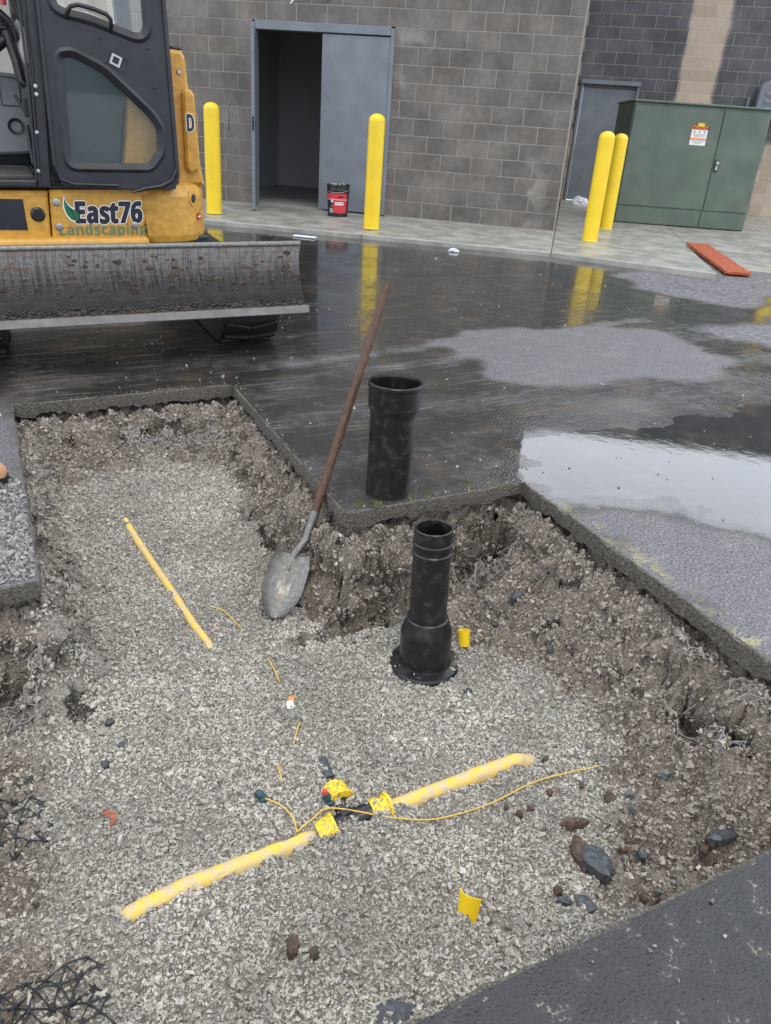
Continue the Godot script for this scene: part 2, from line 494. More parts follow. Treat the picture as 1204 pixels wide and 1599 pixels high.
# ------------------------------------------------------------------ pavement
const PUDDLE := [Vector2(1.08, 0.42), Vector2(1.2, 0.44), Vector2(1.68, 0.36), Vector2(2.9, 0.42), Vector2(3.4, 0.1), Vector2(2.3, -1.0), Vector2(1.6, -0.86), Vector2(1.36, -0.5), Vector2(1.07, -0.26), Vector2(0.93, -0.2), Vector2(0.87, -0.02)]
const DRY_SHEEN := [  # drier rough patches, with some sky sheen painted into their tone
	[Vector2(1.53, 2.11), Vector2(2.08, 2.24), Vector2(3.36, 2.04), Vector2(3.43, 1.24), Vector2(3.06, 0.97), Vector2(2.22, 1.0), Vector2(1.71, 1.09), Vector2(1.57, 1.37), Vector2(1.55, 1.72)],
	[Vector2(3.7, 1.9), Vector2(5.2, 2.0), Vector2(5.2, 1.3), Vector2(4.0, 1.2)],
	[Vector2(4.6, 3.9), Vector2(7.4, 4.2), Vector2(6.0, 2.9), Vector2(4.9, 2.3), Vector2(4.4, 3.0)],
	[Vector2(0.86, -0.3), Vector2(1.2, -0.5), Vector2(1.6, -0.9), Vector2(3.2, -1.2), Vector2(3.2, -3.0), Vector2(0.86, -3.0)]]
# wet: 0 coarse damp asphalt standing proud .. 1 standing water
func wetness(u: float, v: float) -> float:
	var wu := u + n1.get_noise_2d(u * 2.0, v * 3.0) * 0.16 + n2.get_noise_2d(u * 8.0, v * 11.0) * 0.05
	var wv := v + n1.get_noise_2d(u * 1.5 + 31.0, v * 3.0) * 0.14 + n2.get_noise_2d(u * 7.0, v * 9.0 + 13.0) * 0.04
	var p := Vector2(wu, wv)
	var w := 0.52
	var broad := n1.get_noise_2d(u * 0.9 + 50.0, v * 2.2)
	if v > 2.1: w = 0.78 + 0.2 * broad
	elif u < -1.12: w = 0.22 + (0.5 * smoothstep(1.3, 2.0, v))
	elif v < -1.8: w = 0.2
	else: w = 0.68 + 0.24 * broad
	# water held in the long drag marks
	var drag := n2.get_noise_2d(u * 0.7 + 3.0, (v - 0.05 * u) * 16.0)
	if v > 0.6 and drag > 0.25: w += 0.22 * smoothstep(0.25, 0.5, drag)
	for d in DRY_SHEEN:
		if Geometry2D.is_point_in_polygon(p, PackedVector2Array(d)): w = 0.08 + 0.12 * maxf(0.0, broad)
	if v > 0.9 and v < 2.6 and u > 0.2 and u < 3.6:
		var line := absf(v - (1.86 + 0.11 * (u - 0.34)) + n2.get_noise_2d(u * 3.0, 5.0) * 0.04)
		var line2 := absf(v - (1.56 + 0.1 * (u - 0.2)) + n2.get_noise_2d(u * 3.0, 8.0) * 0.03)
		if (line < 0.035 or line2 < 0.02) and n2.get_noise_2d(u * 5.0, v * 20.0) > -0.25: w = 0.1
	return clampf(w, 0.0, 1.0)

func standing_water(u: float, v: float) -> float:
	var p := Vector2(u + n1.get_noise_2d(u * 2.0, v * 3.0) * 0.16 + n2.get_noise_2d(u * 8.0, v * 11.0) * 0.05, v + n1.get_noise_2d(u * 1.5 + 31.0, v * 3.0) * 0.14 + n2.get_noise_2d(u * 7.0, v * 9.0 + 13.0) * 0.04)
	return 1.0 if Geometry2D.is_point_in_polygon(p, PackedVector2Array(PUDDLE)) else 0.0

func pavement_material(called: String, u0: float, v0: float, size: float, px: int, seed_: int, grain_scale: float) -> StandardMaterial3D:
	var low := 512
	var mid := 320
	var wm := Image.create(mid, mid, false, Image.FORMAT_L8)
	for y in mid:
		for x in mid:
			var w := wetness(u0 + size * (x + 0.5) / mid, v0 + size * (y + 0.5) / mid)
			wm.set_pixel(x, y, Color(w, w, w))
	var soft := int(mid * 0.34 * minf(1.0, size / 12.0 + 0.1))
	wm.resize(soft, soft, Image.INTERPOLATE_LANCZOS)
	wm.resize(px, px, Image.INTERPOLATE_CUBIC)
	var wd := wm.get_data()
	var pm := Image.create(low, low, false, Image.FORMAT_L8)
	if size < 8.0:
		for y in low:
			for x in low:
				var w := standing_water(u0 + size * (x + 0.5) / low, v0 + size * (y + 0.5) / low)
				if w > 0.0: pm.set_pixel(x, y, Color(1, 1, 1))
	var margin: Image = pm.duplicate()
	margin.resize(40, 40, Image.INTERPOLATE_LANCZOS); margin.resize(px, px, Image.INTERPOLATE_CUBIC)
	var md := margin.get_data()
	pm.resize(200, 200, Image.INTERPOLATE_LANCZOS)
	pm.resize(px, px, Image.INTERPOLATE_CUBIC)
	var pd := pm.get_data()
	var g1 := pic(seed_, 0.21 * grain_scale, px, px, 2)
	var g2 := pic(seed_ + 1, 0.03 * grain_scale, px, px, 3)
	var g3 := pic(seed_ + 2, 0.006, px, px, 4)
	var al := PackedByteArray(); al.resize(px * px * 3)
	var ro := PackedByteArray(); ro.resize(px * px)
	var he := PackedByteArray(); he.resize(px * px)
	var ct := PackedByteArray(); ct.resize(px * px)
	# scrape marks: noise drawn out along the blade's travel
	var fs := FastNoiseLite.new(); fs.seed = seed_ + 3; fs.frequency = 0.16; fs.fractal_octaves = 2
	var si := fs.get_image(px / 32, px)
	si.resize(px, px, Image.INTERPOLATE_CUBIC)
	var sc := si.get_data()
	var near := size < 8.0
	var moss := 0.0
	var k := 0
	for y in px:
		var row_v := v0 + size * y / px
		var streaky := smoothstep(0.3, 1.0, row_v) * (1.0 - 0.7 * smoothstep(2.6, 4.0, row_v))
		for x in px:
			var a: float = g1[k] / 255.0
			var b: float = g2[k] / 255.0
			var w: float = wd[k] / 255.0 + 0.36 * (b - 0.5) + 0.2 * (a - 0.5) - 0.3 * smoothstep(0.66, 0.8, sc[k] / 255.0) * streaky
			w += 0.9 * md[k] / 255.0
			w = maxf(clampf(w, 0.0, 0.93), pd[k] / 255.0 * 1.15 + 0.25 * (b - 0.5))
			var m: float = g3[k] / 255.0
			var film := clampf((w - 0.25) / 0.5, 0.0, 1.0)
			var water := clampf((w - 0.93) / 0.07, 0.0, 1.0)
			# chippings in the binder, then silt where the blade dragged mud about
			var tone := 0.375 - 0.20 * film + (0.30 - 0.15 * film) * (a - 0.5) * (1.0 - 0.5 * water) + 0.06 * (b - 0.5)  # drier asphalt is paler; extra lift and blue stand in for sky sheen
			if a > 0.78: tone += 0.05 * (1.0 - water)
			var scr := smoothstep(0.70, 0.86, sc[k] / 255.0) * clampf((m - 0.35) * 3.0, 0.0, 1.0) * (1.0 - water) * (0.4 + a)
			tone += 0.11 * scr
			if near and w < 0.9:
				var uu := u0 + size * x / px; var vv := v0 + size * y / px
				if (vv > 0.0 and vv < 0.09 and uu > 0.0 and uu < 0.85) or (uu > 0.85 and uu < 0.97 and vv < 0.0):
					var ed := vv if vv > 0.0 else uu - 0.85
					moss = smoothstep(0.46, 0.62, g2[k] / 255.0 + 0.25 * (m - 0.5)) * (1.0 - smoothstep(0.02, 0.10, ed + 0.05 * (a - 0.5)))
				else: moss = 0.0
			else: moss = 0.0
			var silt := clampf((m - 0.55) * 3.0, 0.0, 1.0) * (0.35 + 0.65 * b) * (0.35 + 0.65 * film)
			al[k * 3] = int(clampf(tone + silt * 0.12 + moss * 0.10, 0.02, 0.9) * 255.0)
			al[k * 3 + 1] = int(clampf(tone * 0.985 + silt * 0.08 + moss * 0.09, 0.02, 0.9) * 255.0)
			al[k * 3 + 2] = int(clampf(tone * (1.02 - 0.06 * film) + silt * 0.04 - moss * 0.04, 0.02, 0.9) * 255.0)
			ro[k] = int(clampf(0.52 - 0.36 * film - 0.12 * water + 0.10 * (b - 0.5) * (1.0 - water), 0.03, 1.0) * 255.0)
			he[k] = int(clampf(0.5 + (a - 0.5) * lerpf(0.9, 0.18, film) * (1.0 - water) + (b - 0.5) * 0.10 * (1.0 - 0.5 * water), 0.0, 1.0) * 255.0)
			ct[k] = int(clampf((w - 0.6) / 0.35, 0.0, 1.0) * 255.0)
			k += 1
	var mm := mat(called, Color(1, 1, 1), 1.0)
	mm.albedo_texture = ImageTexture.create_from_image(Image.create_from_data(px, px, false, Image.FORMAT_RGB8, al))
	mm.roughness_texture = ImageTexture.create_from_image(Image.create_from_data(px, px, false, Image.FORMAT_L8, ro))
	mm.heightmap_enabled = true
	mm.heightmap_scale = 0.55
	mm.heightmap_texture = ImageTexture.create_from_image(Image.create_from_data(px, px, false, Image.FORMAT_L8, he))
	mm.clearcoat_enabled = true
	mm.clearcoat = 0.8
	mm.clearcoat_roughness = 0.04
	mm.clearcoat_texture = ImageTexture.create_from_image(Image.create_from_data(px, px, false, Image.FORMAT_L8, ct))
	return mm

func foreground_material() -> void:
	# newer, coarser asphalt: one metre of it, laid again and again, with a coarse patchiness over it
	var px := 1024
	var f := FastNoiseLite.new(); f.noise_type = FastNoiseLite.TYPE_CELLULAR; f.frequency = 0.12; f.seed = 71
	f.cellular_return_type = FastNoiseLite.RETURN_DISTANCE
	var cell := f.get_seamless_image(px, px).get_data()
	f = FastNoiseLite.new(); f.frequency = 0.012; f.seed = 72; f.fractal_octaves = 5
	var soft := f.get_seamless_image(px, px).get_data()
	var al := PackedByteArray(); al.resize(px * px * 3)
	var he := PackedByteArray(); he.resize(px * px)
	for k in px * px:
		var c: float = cell[k] / 255.0; var m: float = soft[k] / 255.0
		var t := 0.14 + 0.06 * (0.5 - c) + 0.05 * (m - 0.5)
		var sand := smoothstep(0.68, 0.8, m) * smoothstep(0.45, 0.8, c)
		al[k * 3] = int(clampf(lerpf(t, 0.52, sand), 0, 1) * 255.0); al[k * 3 + 1] = int(clampf(lerpf(t * 1.01, 0.48, sand), 0, 1) * 255.0); al[k * 3 + 2] = int(clampf(lerpf(t * 1.06, 0.42, sand), 0, 1) * 255.0)
		he[k] = int(clampf(0.85 - 0.8 * c + 0.25 * (m - 0.5), 0, 1) * 255.0)
	var mm := mat("asphalt_fresh", Color(1, 1, 1), 0.34)
	mm.albedo_texture = ImageTexture.create_from_image(Image.create_from_data(px, px, false, Image.FORMAT_RGB8, al))
	mm.heightmap_enabled = true; mm.heightmap_scale = 0.42
	mm.heightmap_texture = ImageTexture.create_from_image(Image.create_from_data(px, px, false, Image.FORMAT_L8, he))
	mm.uv1_scale = Vector3(1.0, 1.0, 1.0)

func sheet(rects: Array, u0: float, v0: float, size: float, drop := 0.0) -> ArrayMesh:
	var mb := MB.new()
	var nn := Vector3(0, 1, GS).normalized()
	# keep to z > -9.6
	for r in rects:
		var poly := PackedVector2Array()
		for q in [[r[0], r[2]], [r[1], r[2]], [r[1], r[3]], [r[0], r[3]]]:
			var p: Vector3 = C1 + U * q[0] + W * q[1]
			poly.append(Vector2(p.x, p.z))
		for cut in Geometry2D.intersect_polygons(poly, PackedVector2Array([Vector2(-200, -9.6), Vector2(200, -9.6), Vector2(200, 200), Vector2(-200, 200)])):
			var ids := []
			for q in cut:
				var uv := uv_of(Vector3(q.x, 0, q.y))
				ids.append(mb.vert(Vector3(q.x, gy(q.y) - drop, q.y), nn, (uv - Vector2(u0, v0)) / size))
			var tr := Geometry2D.triangulate_polygon(cut)
			for k in range(0, tr.size(), 3): mb.face(ids[tr[k]], ids[tr[k + 1]], ids[tr[k + 2]])
	return mb.mesh()

func ground() -> void:
	var road := Node3D.new()
	road.name = "road"
	add_child(road); struct(road)
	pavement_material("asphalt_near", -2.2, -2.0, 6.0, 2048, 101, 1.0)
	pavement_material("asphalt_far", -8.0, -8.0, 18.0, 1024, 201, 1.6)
	foreground_material()
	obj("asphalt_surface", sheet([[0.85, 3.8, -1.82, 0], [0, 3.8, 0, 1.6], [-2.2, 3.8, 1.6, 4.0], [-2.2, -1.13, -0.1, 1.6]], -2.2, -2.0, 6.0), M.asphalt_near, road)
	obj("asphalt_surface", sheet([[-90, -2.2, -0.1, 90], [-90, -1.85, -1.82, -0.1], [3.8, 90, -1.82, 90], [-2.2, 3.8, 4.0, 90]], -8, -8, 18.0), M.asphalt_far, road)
	obj("asphalt_surface", sheet([[-90, 90, -90, -1.82]], 0, 0, 1.0), M.asphalt_fresh, road)
	# saw-cut edges of the pavement, broken along the underside
	var mb := MB.new()
	for s in [[-1.13, 1.6, 0.0, 1.6, 0, -1], [0.0, 1.6, 0.0, 0.0, -1, 0], [0.0, 0.0, 0.85, 0.0, 0, -1], [0.85, 0.0, 0.85, -1.82, -1, 0], [0.85, -1.82, -1.85, -1.82, 0, 1], [-1.13, 1.6, -1.13, -0.1, 1, 0], [-1.13, -0.1, -1.85, -0.1, 0, -1], [-1.85, -0.1, -1.85, -1.82, 1, 0]]:
		var l := Vector2(s[2] - s[0], s[3] - s[1]).length()
		var cnt := int(l / 0.02)
		var nn: Vector3 = (U * s[4] + W * s[5]).normalized()
		var prev := []
		for k in cnt + 1:
			var f := float(k) / cnt
			var u := lerpf(s[0], s[2], f); var v := lerpf(s[1], s[3], f)
			var th := 0.066 + 0.024 * n2.get_noise_2d(u * 5.0, v * 5.0) + 0.012 * n3.get_noise_2d(u, v)
			var o := 0.007 + 0.010 * n2.get_noise_2d(u * 6.0, v * 6.0 + 40.0) + 0.008 * n3.get_noise_2d(u * 0.7, v * 0.7 + 20.0)
			o *= minf(1.0, minf(f, 1.0 - f) * l / 0.04)
			var row := []
			for q in [[0.0, 0.0, 0.0], [0.0, o, -0.004], [0.0, o, -th * 0.5], [0.0, o * 0.5, -th], [0.0, -0.12, -th + 0.01]]:
				var uu: float = u + s[4] * q[1]; var vv: float = v + s[5] * q[1]
				row.append(S(uu, q[2], vv))
			if prev.size():
				for j in 4:
					mb.fq(prev[j], row[j], row[j + 1], prev[j + 1], nn + (Vector3.UP * 0.8 if j == 0 else (Vector3.DOWN * 2.0 if j == 3 else Vector3.ZERO)))
			prev = row
	obj("cut_edge", mb.mesh(), M.cut_edge, road)
	# level ground beyond, under the walks and the building
	mb = MB.new()
	mb.quad(Vector3(-90, gy(-9.6), -9.6), Vector3(90, gy(-9.6), -9.6), Vector3(90, gy(-9.6), -90), Vector3(-90, gy(-9.6), -90), Vector3.UP)
	struct(obj("ground", mb.mesh(), M.concrete))

# ------------------------------------------------------------------ pit surface and stones
func stone_mesh(k: int) -> ArrayMesh:
	# a broken block: eight jittered corners, two of them knocked off
	var r := RandomNumberGenerator.new(); r.seed = 500 + k
	var sc := Vector3(r.randf_range(0.95, 1.3), r.randf_range(0.5, 0.75), r.randf_range(0.65, 0.95)) * 0.42
	var pts := []
	for j in 8:
		var p := Vector3(-1 if j & 1 else 1, -1 if j & 2 else 1, -1 if j & 4 else 1)
		pts.append((p + Vector3(r.randf_range(-0.5, 0.3), r.randf_range(-0.45, 0.3), r.randf_range(-0.5, 0.3)) * p) * sc)
	for c in 2:
		var nn := Vector3(r.randf_range(-1, 1), r.randf_range(-0.4, 1), r.randf_range(-1, 1)).normalized()
		for j in 8:
			var d: float = pts[j].dot(nn)
			if d > 0.3: pts[j] -= nn * (d - 0.3)
	var mb := MB.new()
	for f in [[0, 1, 3, 2], [4, 5, 7, 6], [0, 1, 5, 4], [2, 3, 7, 6], [0, 2, 6, 4], [1, 3, 7, 5]]:
		var o: Vector3 = pts[f[0]] + pts[f[1]] + pts[f[2]] + pts[f[3]]
		for t in [[0, 1, 2], [0, 2, 3]]:
			var a: Vector3 = pts[f[t[0]]]; var b: Vector3 = pts[f[t[1]]]; var c: Vector3 = pts[f[t[2]]]
			var nn := (b - a).cross(c - a)
			if nn.length() < 1e-8: continue
			nn = nn.normalized()
			mb.tri(a, b, c, nn if nn.dot(o) > 0 else -nn)
	return mb.mesh()

func scatter(parent: Node, called: String, places: Array, tints: Array) -> void:
	# places: Transform3D per stone, dealt out over the stone shapes
	var shapes := 10
	var per := []
	for k in shapes: per.append([])
	for k in places.size(): per[k % shapes].append(k)
	for k in shapes:
		var mm := MultiMesh.new()
		mm.transform_format = MultiMesh.TRANSFORM_3D
		mm.use_colors = true
		mm.mesh = M["stone_mesh_%d" % k]
		mm.instance_count = per[k].size()
		for j in per[k].size():
			mm.set_instance_transform(j, places[per[k][j]])
			mm.set_instance_color(j, tints[per[k][j]])
		var o := MultiMeshInstance3D.new()
		o.name = called
		o.multimesh = mm
		o.material_override = M.stone
		parent.add_child(o, true)
		stuff(o)

func turned(nn: Vector3, flat: float) -> Basis:
	# random turn, the stone's short axis leaning towards the surface normal
	var b := Basis.from_euler(Vector3(rng.randf_range(-PI, PI) * (1.0 - flat), rng.randf() * TAU, rng.randf_range(-PI, PI) * (1.0 - flat)))
	var ax := Vector3.UP.cross(nn)
	if ax.length() > 0.01: b = Basis(ax.normalized(), Vector3.UP.angle_to(nn)) * b
	return b

func pit() -> void:
	for k in 10: M["stone_mesh_%d" % k] = stone_mesh(k)
	var mb := MB.new()
	var st := 0.0105
	var nu := int((1.0 + 1.9) / st); var nv := int((1.74 + 1.95) / st)
	var ids := PackedInt32Array(); ids.resize((nu + 1) * (nv + 1)); ids.fill(-1)
	var hs := PackedFloat32Array(); hs.resize((nu + 1) * (nv + 1))
	for j in nv + 1:
		for i in nu + 1:
			hs[j * (nu + 1) + i] = pit_depth(-1.9 + i * st, -1.95 + j * st)
	for j in nv + 1:
		var v := -1.95 + j * st
		for i in nu + 1:
			var u := -1.9 + i * st
			var near := inside_pit(u, v)
			if not near:
				for s in SEGS:
					if seg_dist(u, v, s) < 0.13: near = true; break
			if not near: continue
			var k := j * (nu + 1) + i
			var hx := hs[k - 1 if i > 0 else k] - hs[k + 1 if i < nu else k]
			var hy := hs[k - nu - 1 if j > 0 else k] - hs[k + nu + 1 if j < nv else k]
			# slope in u and v, depth counts downwards
			var nn := (Vector3.UP - U * (hx / (2.0 * st)) - W * (hy / (2.0 * st))).normalized()
			var g := clean_gravel(u, v)
			var m := 0.5 + 0.5 * n2.get_noise_2d(u * 4.0, v * 4.0 + 17.0)
			var earth := Color(0.25, 0.207, 0.165).lerp(Color(0.40, 0.345, 0.285), m)
			mb.col = earth.lerp(Color(0.42, 0.39, 0.345), g)
			ids[k] = mb.vert(S(u, -hs[k], v) + warp(u, v, hs[k]), nn)
	for j in nv:
		for i in nu:
			var a := ids[j * (nu + 1) + i]; var b := ids[j * (nu + 1) + i + 1]
			var c := ids[(j + 1) * (nu + 1) + i + 1]; var d := ids[(j + 1) * (nu + 1) + i]
			if a < 0 or b < 0 or c < 0 or d < 0: continue
			mb.face(a, b, c); mb.face(a, c, d)
	# normals from the warped faces
	var nrm := PackedVector3Array(); nrm.resize(mb.v.size())
	for k in range(0, mb.i.size(), 3):
		var fn := (mb.v[mb.i[k + 2]] - mb.v[mb.i[k]]).cross(mb.v[mb.i[k + 1]] - mb.v[mb.i[k]])
		for j in 3: nrm[mb.i[k + j]] += fn
	for k in nrm.size(): nrm[k] = nrm[k].normalized() if nrm[k].length() > 1e-12 else Vector3.UP
	mb.n = nrm
	struct(obj("trench_earth", mb.mesh(), M.earth))
	# clean chippings
	var g := Node3D.new(); g.name = "gravel"; add_child(g); stuff(g)
	tag(g, "pale grey crushed stone chippings covering the trench floor", "gravel")
	var pl := []; var tn := []
	var u := -1.6
	while u < 0.95:
		var v := -1.8
		while v < 1.5:
			var step := 0.0068
			v += step
			var uu := u + rng.randf_range(-0.008, 0.008); var vv := v + rng.randf_range(-0.008, 0.008)
			if not inside_pit(uu, vv): continue
			var cg := clean_gravel(uu, vv)
			if rng.randf() > cg * (0.4 + 0.6 * cg): continue
			var size := 0.0086 * exp(rng.randfn(0.0, 0.40))
			if rng.randf() < 0.012: size *= 1.9
			size = minf(size, 0.026)
			if near_pipe(uu, vv, size): continue
			var b := turned(Vector3.UP, 0.35).scaled(Vector3.ONE * size)
			pl.append(Transform3D(b, pit_point(uu, vv, size * rng.randf_range(-0.12, 0.24), cg < 0.5)))
			var tone := rng.randf_range(0.42, 0.58) * (0.95 + 0.3 * n1.get_noise_2d(uu * 2.2, vv * 2.2 + 60.0))
			if rng.randf() < 0.07: tone *= 0.5
			tn.append(Color(tone * rng.randf_range(1.01, 1.07), tone * 0.985, tone * rng.randf_range(0.81, 0.91)))
		u += 0.0068
	print("chippings ", pl.size())
	scatter(g, "chippings", pl, tn)
	# earth with stones in it
	g = Node3D.new(); g.name = "loose_earth"; add_child(g); stuff(g)
	tag(g, "crumbled brown earth and stones along the trench sides", "earth")
	pl = []; tn = []
	u = -1.9
	while u < 0.86:
		var v := -1.8
		while v < 1.6:
			v += 0.0095
			var uu := u + rng.randf_range(-0.009, 0.009); var vv := v + rng.randf_range(-0.009, 0.009)
			if not inside_pit(uu, vv): continue
			var cg := clean_gravel(uu, vv)
			if rng.randf() < cg + 0.1: continue
			var size := 0.0088 * exp(rng.randfn(0.0, 0.45))
			if rng.randf() < 0.02: size *= 2.0
			size = minf(size, 0.024)
			var nn := pit_normal(uu, vv)
			var b := turned(nn, 0.3).scaled(Vector3.ONE * size)
			pl.append(Transform3D(b, pit_point(uu, vv) + nn * size * rng.randf_range(-0.2, 0.2)))
			var tone := rng.randf_range(0.26, 0.50)
			if rng.randf() < 0.05: tone = 0.09
			tn.append(Color(tone * 1.08, tone * 0.965, tone * 0.815))
		u += 0.0095
	for s in SEGS.slice(0, 4) + [SEGS[5], SEGS[6]]:
		var l := Vector2(s[2] - s[0], s[3] - s[1]).length()
		var inw := Vector2(-(s[3] - s[1]), s[2] - s[0]).normalized()
		if not inside_pit((s[0] + s[2]) * 0.5 + inw.x * 0.05, (s[1] + s[3]) * 0.5 + inw.y * 0.05): inw = -inw
		for k in int(l * 3200.0):
			var f := rng.randf()
			var d: float = s[4] * rng.randf_range(-0.02, 0.9)
			var uu: float = lerpf(s[0], s[2], f) + inw.x * d; var vv: float = lerpf(s[1], s[3], f) + inw.y * d
			if not inside_pit(uu, vv): continue
			var size := minf(0.028, 0.0095 * exp(rng.randfn(0.0, 0.55)))
			pl.append(Transform3D(turned(Vector3.UP, 0.2).scaled(Vector3.ONE * size), pit_point(uu, vv) + Vector3(rng.randf_range(-1, 1), 0, rng.randf_range(-1, 1)) * 0.006))
			var tone := rng.randf_range(0.2, 0.40)
			tn.append(Color(tone * 1.08, tone * 0.955, tone * 0.80))
	print("earth stones ", pl.size())
	scatter(g, "crumbs", pl, tn)
	# grit lying about on the pavement
	g = Node3D.new(); g.name = "scattered_grit"; add_child(g); stuff(g)
	tag(g, "small pale stones and grit strewn over the wet asphalt", "grit")
	pl = []; tn = []
	for k in 5200:
		var uu := rng.randf_range(-2.2, 6.0); var vv := rng.randf_range(-2.4, 8.0)
		var dense := 0.25 + 0.75 * smoothstep(0.1, 0.4, n1.get_noise_2d(uu * 0.8, vv * 0.8 + 90.0))
		if uu < -1.12 and vv < 1.5: dense = 1.6
		if rng.randf() > dense: continue
		var e := 9.0
		for s in SEGS: e = minf(e, seg_dist(uu, vv, s))
		if inside_pit(uu, vv) or e < 0.012: continue
		var p := S(uu, 0, vv)
		if p.z < -9.0: continue
		var size := 0.0065 * exp(rng.randfn(0.0, 0.5))
		pl.append(Transform3D(turned(Vector3.UP, 0.7).scaled(Vector3.ONE * size), p + Vector3.UP * size * 0.2))
		var tone := rng.randf_range(0.16, 0.5)
		tn.append(Color(tone, tone * 0.97, tone * 0.9))
	for s in SEGS.slice(0, 4):
		var l := Vector2(s[2] - s[0], s[3] - s[1]).length()
		var outw := Vector2(-(s[3] - s[1]), s[2] - s[0]).normalized()
		if inside_pit((s[0] + s[2]) * 0.5 + outw.x * 0.05, (s[1] + s[3]) * 0.5 + outw.y * 0.05): outw = -outw
		for k in int(l * 60.0):
			var f := rng.randf(); var d := 0.004 + absf(rng.randfn(0.0, 0.02))
			var size := 0.005 * exp(rng.randfn(0.0, 0.45))
			pl.append(Transform3D(turned(Vector3.UP, 0.6).scaled(Vector3.ONE * size), S(lerpf(s[0], s[2], f) + outw.x * d, size * 0.2, lerpf(s[1], s[3], f) + outw.y * d)))
			var tone := rng.randf_range(0.15, 0.42)
			tn.append(Color(tone * 1.05, tone * 0.97, tone * 0.86))
	# heaped chippings on the left-hand slab
	for k in 2600:
		var uu := -1.14 - absf(rng.randfn(0.0, 0.22)); var vv := rng.randf_range(-0.09, 0.75) + rng.randfn(0.0, 0.03)
		if vv < -0.08 or rng.randf() > 1.0 - smoothstep(0.35, 0.85, vv): continue
		var size := 0.013 * exp(rng.randfn(0.0, 0.35))
		pl.append(Transform3D(turned(Vector3.UP, 0.5).scaled(Vector3.ONE * size), S(uu, size * 0.25, vv)))
		var tone := rng.randf_range(0.2, 0.42)
		tn.append(Color(tone, tone * 0.98, tone * 0.93))
	scatter(g, "grit", pl, tn)

# ------------------------------------------------------------------ walks
func slab_panel(parent: Node, pts: Array, top: Array, thick := 0.14) -> void:
	# pts: Vector2(x, z) outline, top: its heights
	var mb := MB.new()
	var cen := Vector2.ZERO
	for q in pts: cen += q
	cen /= pts.size()
	var m := pts.size()
	var hi := []; var edge := []; var lo := []
	for k in m:
		var q: Vector2 = pts[k]
		var ins := q + (cen - q).normalized() * 0.012
		hi.append(Vector3(ins.x, top[k], ins.y)); edge.append(Vector3(q.x, top[k] - 0.01, q.y)); lo.append(Vector3(q.x, top[k] - thick, q.y))
	mb.fq(hi[0], hi[1], hi[2], hi[3], Vector3.UP)
	for k in m:
		var j := (k + 1) % m
		var o: Vector3 = (edge[k] + edge[j]) * 0.5 - Vector3(cen.x, 0, cen.y); o.y = 0; o = o.normalized()
		mb.fq(edge[k], edge[j], hi[j], hi[k], o + Vector3.UP)
		mb.fq(edge[k], edge[j], lo[j], lo[k], o)
	obj("panel", mb.mesh(), M.concrete, parent)
func sidewalk() -> void:
	var sw := Node3D.new(); sw.name = "sidewalk"; add_child(sw); struct(sw)
	var j := 0.004
	var xs := [-12.0, -8.4, -6.3, -4.2, -2.2, -0.035]
	for k in xs.size() - 1:
		slab_panel(sw, [V(xs[k] + j, -9.14 - 0.02 * k), V(xs[k + 1] - j, -9.16 - 0.02 * k), V(xs[k + 1] - j, WALL_Z - 0.02), V(xs[k] + j, WALL_Z - 0.02)], [-0.035, -0.035, -0.012, -0.012])
	slab_panel(sw, [V(-0.035 + j, -9.24), V(1.66, -8.79), V(1.66, -10.9), V(-0.035 + j, -11.28)], [-0.035, -0.035, -0.025, -0.015])
	slab_panel(sw, [V(-0.035 + j, -11.29), V(1.66, -10.91), V(1.66, WING_Z), V(-0.035 + j, WING_Z)], [-0.015, -0.025, 0.035, 0.035])
	slab_panel(sw, [V(1.668, -11.1), V(5.0, -11.12), V(5.0, WING_Z), V(1.668, WING_Z)], [-0.028, -0.028, 0.035, 0.035])
	slab_panel(sw, [V(5.008, -11.12), V(9.0, -11.12), V(9.0, WING_Z), V(5.008, WING_Z)], [-0.028, -0.028, 0.035, 0.035])
	slab_panel(sw, [V(-3.3, WALL_Z - 0.2), V(-2.3, WALL_Z - 0.2), V(-2.3, WALL_Z - 0.03), V(-3.3, WALL_Z - 0.03)], [-0.012, -0.012, -0.012, -0.012], 0.05)

